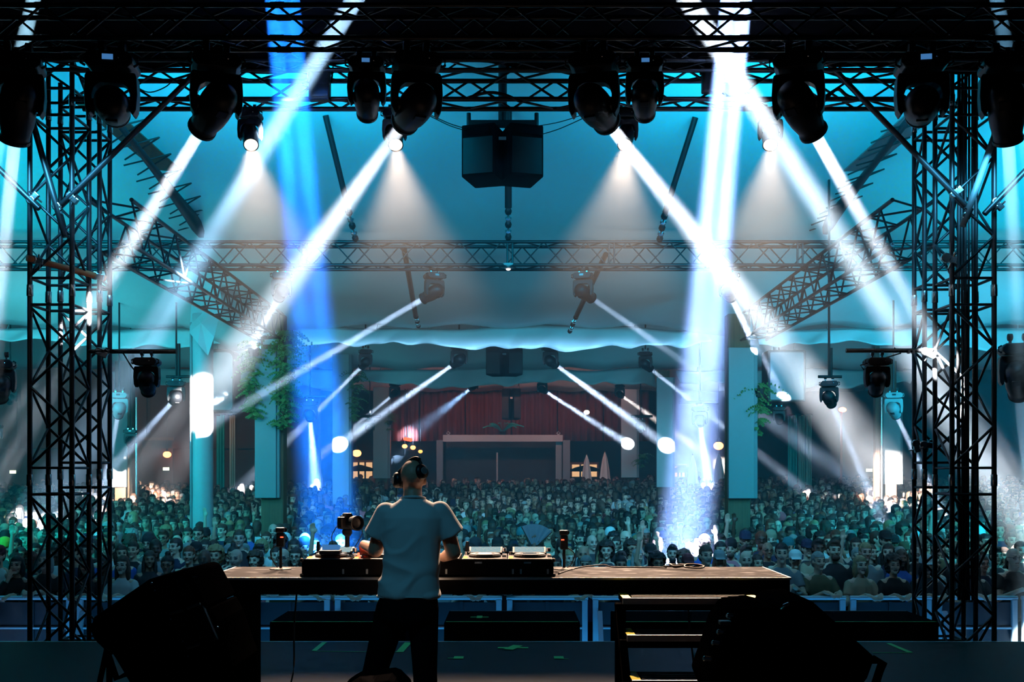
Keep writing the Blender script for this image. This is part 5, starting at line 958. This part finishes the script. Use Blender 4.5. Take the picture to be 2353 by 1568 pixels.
# the rest of the crowd, far too many to single out: one object of simplified figures
def simple(fem, hairname):
    mats = []; V = []; Fc = []; K = []
    b = BODY[fem, 'plain']; parts = [(b, 0, .045), (TOP[fem, 'plain', 'short'], 1, .05)]+([(HAIR[hairname], 2, .10)] if hairname else [])
    for me, cls, ratio in parts:
        bm = bmesh.new(); bm.from_mesh(me); zc = 1.40 if cls == 0 else 1.02; bmesh.ops.delete(bm, geom=[v for v in bm.verts if v.co.z < zc], context='VERTS'); m2 = bpy.data.meshes.new('x'); bm.to_mesh(m2); bm.free(); m3 = decimate(m2, ratio, 'y')
        m3.calc_loop_triangles(); v = np.empty(len(m3.vertices)*3, np.float32); m3.vertices.foreach_get('co', v); tr_ = np.empty(len(m3.loop_triangles)*3, np.int32); m3.loop_triangles.foreach_get('vertices', tr_)
        Fc.append(tr_.reshape(-1, 3)+sum(len(q) for q in V)); V.append(v.reshape(-1, 3)); K.append(np.full(len(m3.vertices), cls)); bpy.data.meshes.remove(m2)
        if cls == 0:
            co = V[-1]; eye = (co[:, 1] < -.06) & (np.abs(np.abs(co[:, 0])-.033) < .02) & (np.abs(co[:, 2]-1.60) < .02); K[-1][eye] = 3
    return np.concatenate(V), np.concatenate(Fc), np.concatenate(K)
SIM = [simple(0, 'short'), simple(0, None), simple(1, 'long'), simple(1, 'bob'), simple(0, 'curly')]
VV = []; FF = []; CC = []; base = 0; nr = np.random.RandomState(5)
for x, y, r in stuff:
    a = rnd.choice([0, 0, 0, 1, 2, 2, 3, 4]); v, f, k = SIM[a]; s = rnd.gauss(1.02, .04); yaw = rnd.gauss(0, .35); ca, sa = math.cos(yaw)*s, math.sin(yaw)*s
    w = np.empty_like(v); w[:, 0] = v[:, 0]*ca-v[:, 1]*sa+x; w[:, 1] = v[:, 0]*sa+v[:, 1]*ca+y; w[:, 2] = v[:, 2]*s+gz(y)
    pal = np.array([(*rnd.choice(SKIN), 1), (*CL_[rnd.choice(CW)], 1), (*HC_[rnd.choice(HW)], 1), (.05, .035, .03, 1)], np.float32); VV.append(w); FF.append(f+base); CC.append(pal[k]); base += len(v)
V_ = np.concatenate(VV).astype(np.float32); F_ = np.concatenate(FF).astype(np.int32); me = bpy.data.meshes.new('crowd'); me.vertices.add(len(V_)); me.vertices.foreach_set('co', V_.ravel()); me.loops.add(F_.size); me.loops.foreach_set('vertex_index', F_.ravel()); me.polygons.add(len(F_)); me.polygons.foreach_set('loop_start', np.arange(0, F_.size, 3, dtype=np.int32)); me.update(calc_edges=True)
at = me.color_attributes.new('own_colour', 'FLOAT_COLOR', 'POINT'); at.data.foreach_set('color', np.concatenate(CC).astype(np.float32).ravel()); me.shade_smooth()
m = mat('crowd', (.5, .5, .5), .7); n = m.node_tree.nodes.new('ShaderNodeVertexColor'); n.layer_name = 'own_colour'; m.node_tree.links.new(n.outputs[0], m.node_tree.nodes['Principled BSDF'].inputs['Base Color']); me.materials.append(m)
o = bpy.data.objects.new('crowd', me); C.objects.link(o); tag(o, 'dense crowd of far spectators filling the hall behind the front rows', 'crowd', None, 'stuff')
print('PEOPLE', count, 'STUFF', len(stuff), len(F_))
# ================================================================== haze in the hall
hz = bpy.data.materials.new('stage haze'); hz.use_nodes = True; nt = hz.node_tree; nt.nodes.clear(); out = nt.nodes.new('ShaderNodeOutputMaterial'); vs = nt.nodes.new('ShaderNodeVolumeScatter')
vs.inputs['Color'].default_value = (.78, .89, 1, 1); vs.inputs['Anisotropy'].default_value = .35
tc = nt.nodes.new('ShaderNodeTexCoord'); n1 = nt.nodes.new('ShaderNodeTexNoise'); n1.inputs['Scale'].default_value = .75; n1.inputs['Detail'].default_value = 3; mr = nt.nodes.new('ShaderNodeMapRange'); mr.inputs['From Min'].default_value = .38; mr.inputs['From Max'].default_value = .64; mr.inputs['To Min'].default_value = .005; mr.inputs['To Max'].default_value = .022
nt.links.new(tc.outputs['Object'], n1.inputs['Vector']); nt.links.new(n1.outputs[0], mr.inputs['Value']); sx = nt.nodes.new('ShaderNodeSeparateXYZ'); nt.links.new(tc.outputs['Object'], sx.inputs[0])
def ramp(sock, a_, b_):
    q = nt.nodes.new('ShaderNodeMapRange'); q.inputs['From Min'].default_value = a_; q.inputs['From Max'].default_value = b_; nt.links.new(sock, q.inputs['Value']); return q.outputs[0]
def math_(op, p_, q_):
    q = nt.nodes.new('ShaderNodeMath'); q.operation = op; nt.links.new(p_, q.inputs[0]); nt.links.new(q_, q.inputs[1]); return q.outputs[0]
# the haze hangs under the roof near the stage and fills the whole height only beyond the stage lip
lift = math_('MAXIMUM', ramp(sx.outputs['Z'], 2.6, 4.4), ramp(sx.outputs['Y'], 11.6, 13.4)); nt.links.new(math_('MULTIPLY', mr.outputs[0], lift), vs.inputs['Density']); nt.links.new(vs.outputs[0], out.inputs['Volume'])
hz.cycles.volume_step_rate = 0.5
o = MB().box((-25.9, 8.3, -1.1), (25.9, 51.9, 9.5)).build('haze', hz); tag(o, 'thin stage haze filling the hall and showing the light beams', 'haze', None, 'stuff')
